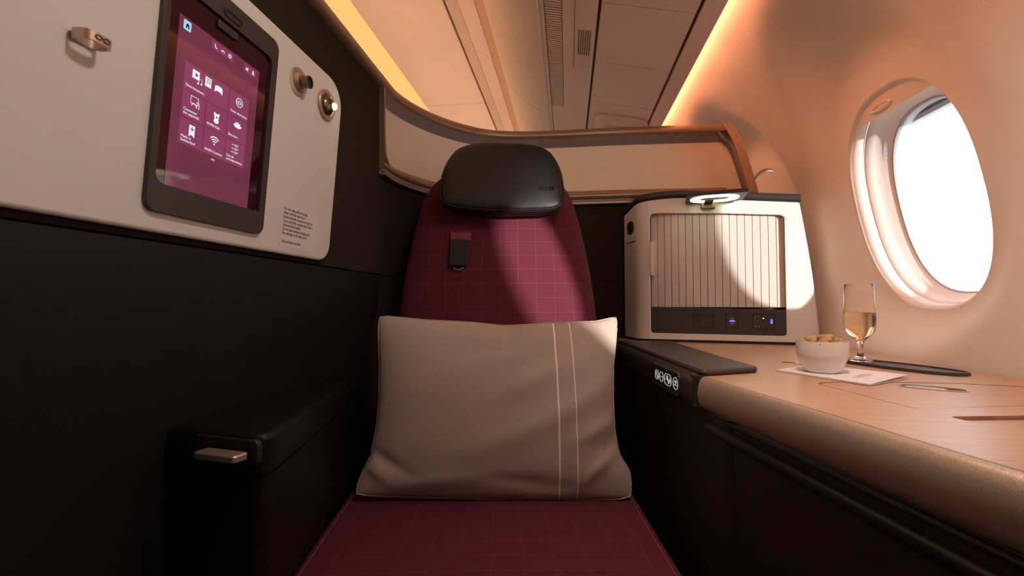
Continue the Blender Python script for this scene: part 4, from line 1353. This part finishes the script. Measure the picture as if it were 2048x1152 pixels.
plate('upper_fold', roundpoly([(.3610, .8438), (.4316, .7102), (.5335, .7868), (.463, .9196)], .004, 3), lambda x, y, h: (x, y, h + .0035 * sstep(.42, .54, x)), CZ + .0016, CZ + .0024, M_paper, np_)
nd = Vector((.1037, .0771, 0)).normalized(); ny = Vector((-.0771, .1037, 0)).normalized()
M_tan = mat('brown napkin print', (.35, .20, .15), .8, vary=(60, .1))
text('napkin_print', 'SWISS', (.445, .758, CZ + .0058), nd, ny, .012, M_tan, np_, extrude=.00003, sx=1.4)
bc_ = (.4275, .824, CZ + .0032)
BS = .745
bw = lathe('snack_bowl', [(r_ * BS, z_ * BS) for r_, z_ in [(.0001, .0), (.030, .0), (.0340, .0012), (.0365, .005), (.0435, .022), (.0488, .0345), (.0503, .0385), (.0505, .0415), (.0505, .0685), (.0500, .0700), (.0490, .0695), (.0480, .044), (.0465, .037), (.041, .022), (.034, .008), (.028, .005), (.0001, .005)]], bc_, M_china, origin=bc_, n=64)
tag(bw, 'white porcelain bowl of peanuts on the napkin', 'bowl')


def nut(k, c, ax, L, r):
    ax = Vector(ax).normalized()
    u = ax.cross(Vector((.1, .3, 1))).normalized(); v = ax.cross(u)
    c = Vector(c)
    rings = []
    NN_ = 14
    for i in range(NN_ + 1):
        t = -1 + 2 * i / NN_
        rad = r * max(1 - abs(t) ** 2.6, 0) ** .5 * (1 - .16 * math.exp(-(t / .28) ** 2)) + .0001
        rings.append([c + ax * (t * L) + (u * math.cos(2 * pi * j / 12) + v * math.sin(2 * pi * j / 12)) * rad * (1 + .03 * math.sin(3 * 2 * pi * j / 12 + i)) for j in range(12)])
    o = loft('peanut', rings, M_nut, origin=tuple(c), smooth=60)
    tag(o, 'roasted golden peanut heaped in the white bowl', 'peanut', 'peanuts in the bowl')


random.seed(11)
NUTS = [((-.022, -.014, .0525), (.5, .8, .1)), ((-.004, -.020, .0535), (1, .15, .25)), ((.004, -.004, .0580), (1, -.35, .1)), ((.020, -.014, .0520), (.8, .5, -.2)), ((.026, .006, .0500), (.3, 1, 0)),
        ((-.016, .006, .0540), (1, .25, .1)), ((.004, .016, .0525), (1, .3, 0)), ((-.028, .010, .0490), (.2, 1, 0)), ((.010, -.031, .0485), (1, .1, 0)), ((-.014, -.031, .0480), (.9, -.3, 0)),
        ((-.006, .030, .0485), (.8, .4, 0)), ((.018, .026, .0490), (.7, -.6, 0))]
for i, (p, a) in enumerate(NUTS):
    nut(i, (bc_[0] + p[0] * .92, bc_[1] + p[1] * .92, bc_[2] + p[2]), a, .0098 + .0012 * (i % 3), .0058 + .0006 * (i % 2))
ball = loft  # nuts below the heap
gc = (.566, .957, CZ + .0064)
GP = [(.0001, 0), (.027, 0), (.0295, .0008), (.0290, .0022), (.020, .005), (.010, .0095), (.0075, .015), (.0062, .026), (.0068, .036), (.0085, .042), (.014, .0475), (.026, .057), (.0335, .066), (.0365, .078), (.0370, .095), (.0365, .115), (.0350, .145), (.0345, .168), (.0342, .1688), (.0336, .168), (.0341, .145), (.0355, .115), (.0360, .095), (.0355, .079), (.0325, .068), (.0250, .0595), (.013, .0505), (.006, .047), (.0001, .046)]
GP = [(r_ * .70, z_ * .885) for r_, z_ in GP]
gl = lathe('stemmed_glass', GP, gc, M_glass, origin=gc, n=64, smooth=70)
tag(gl, 'short stemmed glass of sparkling wine on the dark tray', 'glass')
WP = [(.0001, .0457), (.006, .0467), (.0131, .0502), (.0252, .0592), (.0328, .0677), (.0358, .0789), (.0363, .095), (.0360, .1065), (.0352, .1072), (.0001, .1070)]
WP = [(r_ * .70, z_ * .885) for r_, z_ in WP]
wn = lathe('sparkling_wine', WP, gc, M_wine, origin=gc, n=64, smooth=70)
tag(wn, 'golden sparkling wine filling the stemmed glass halfway', 'drink')
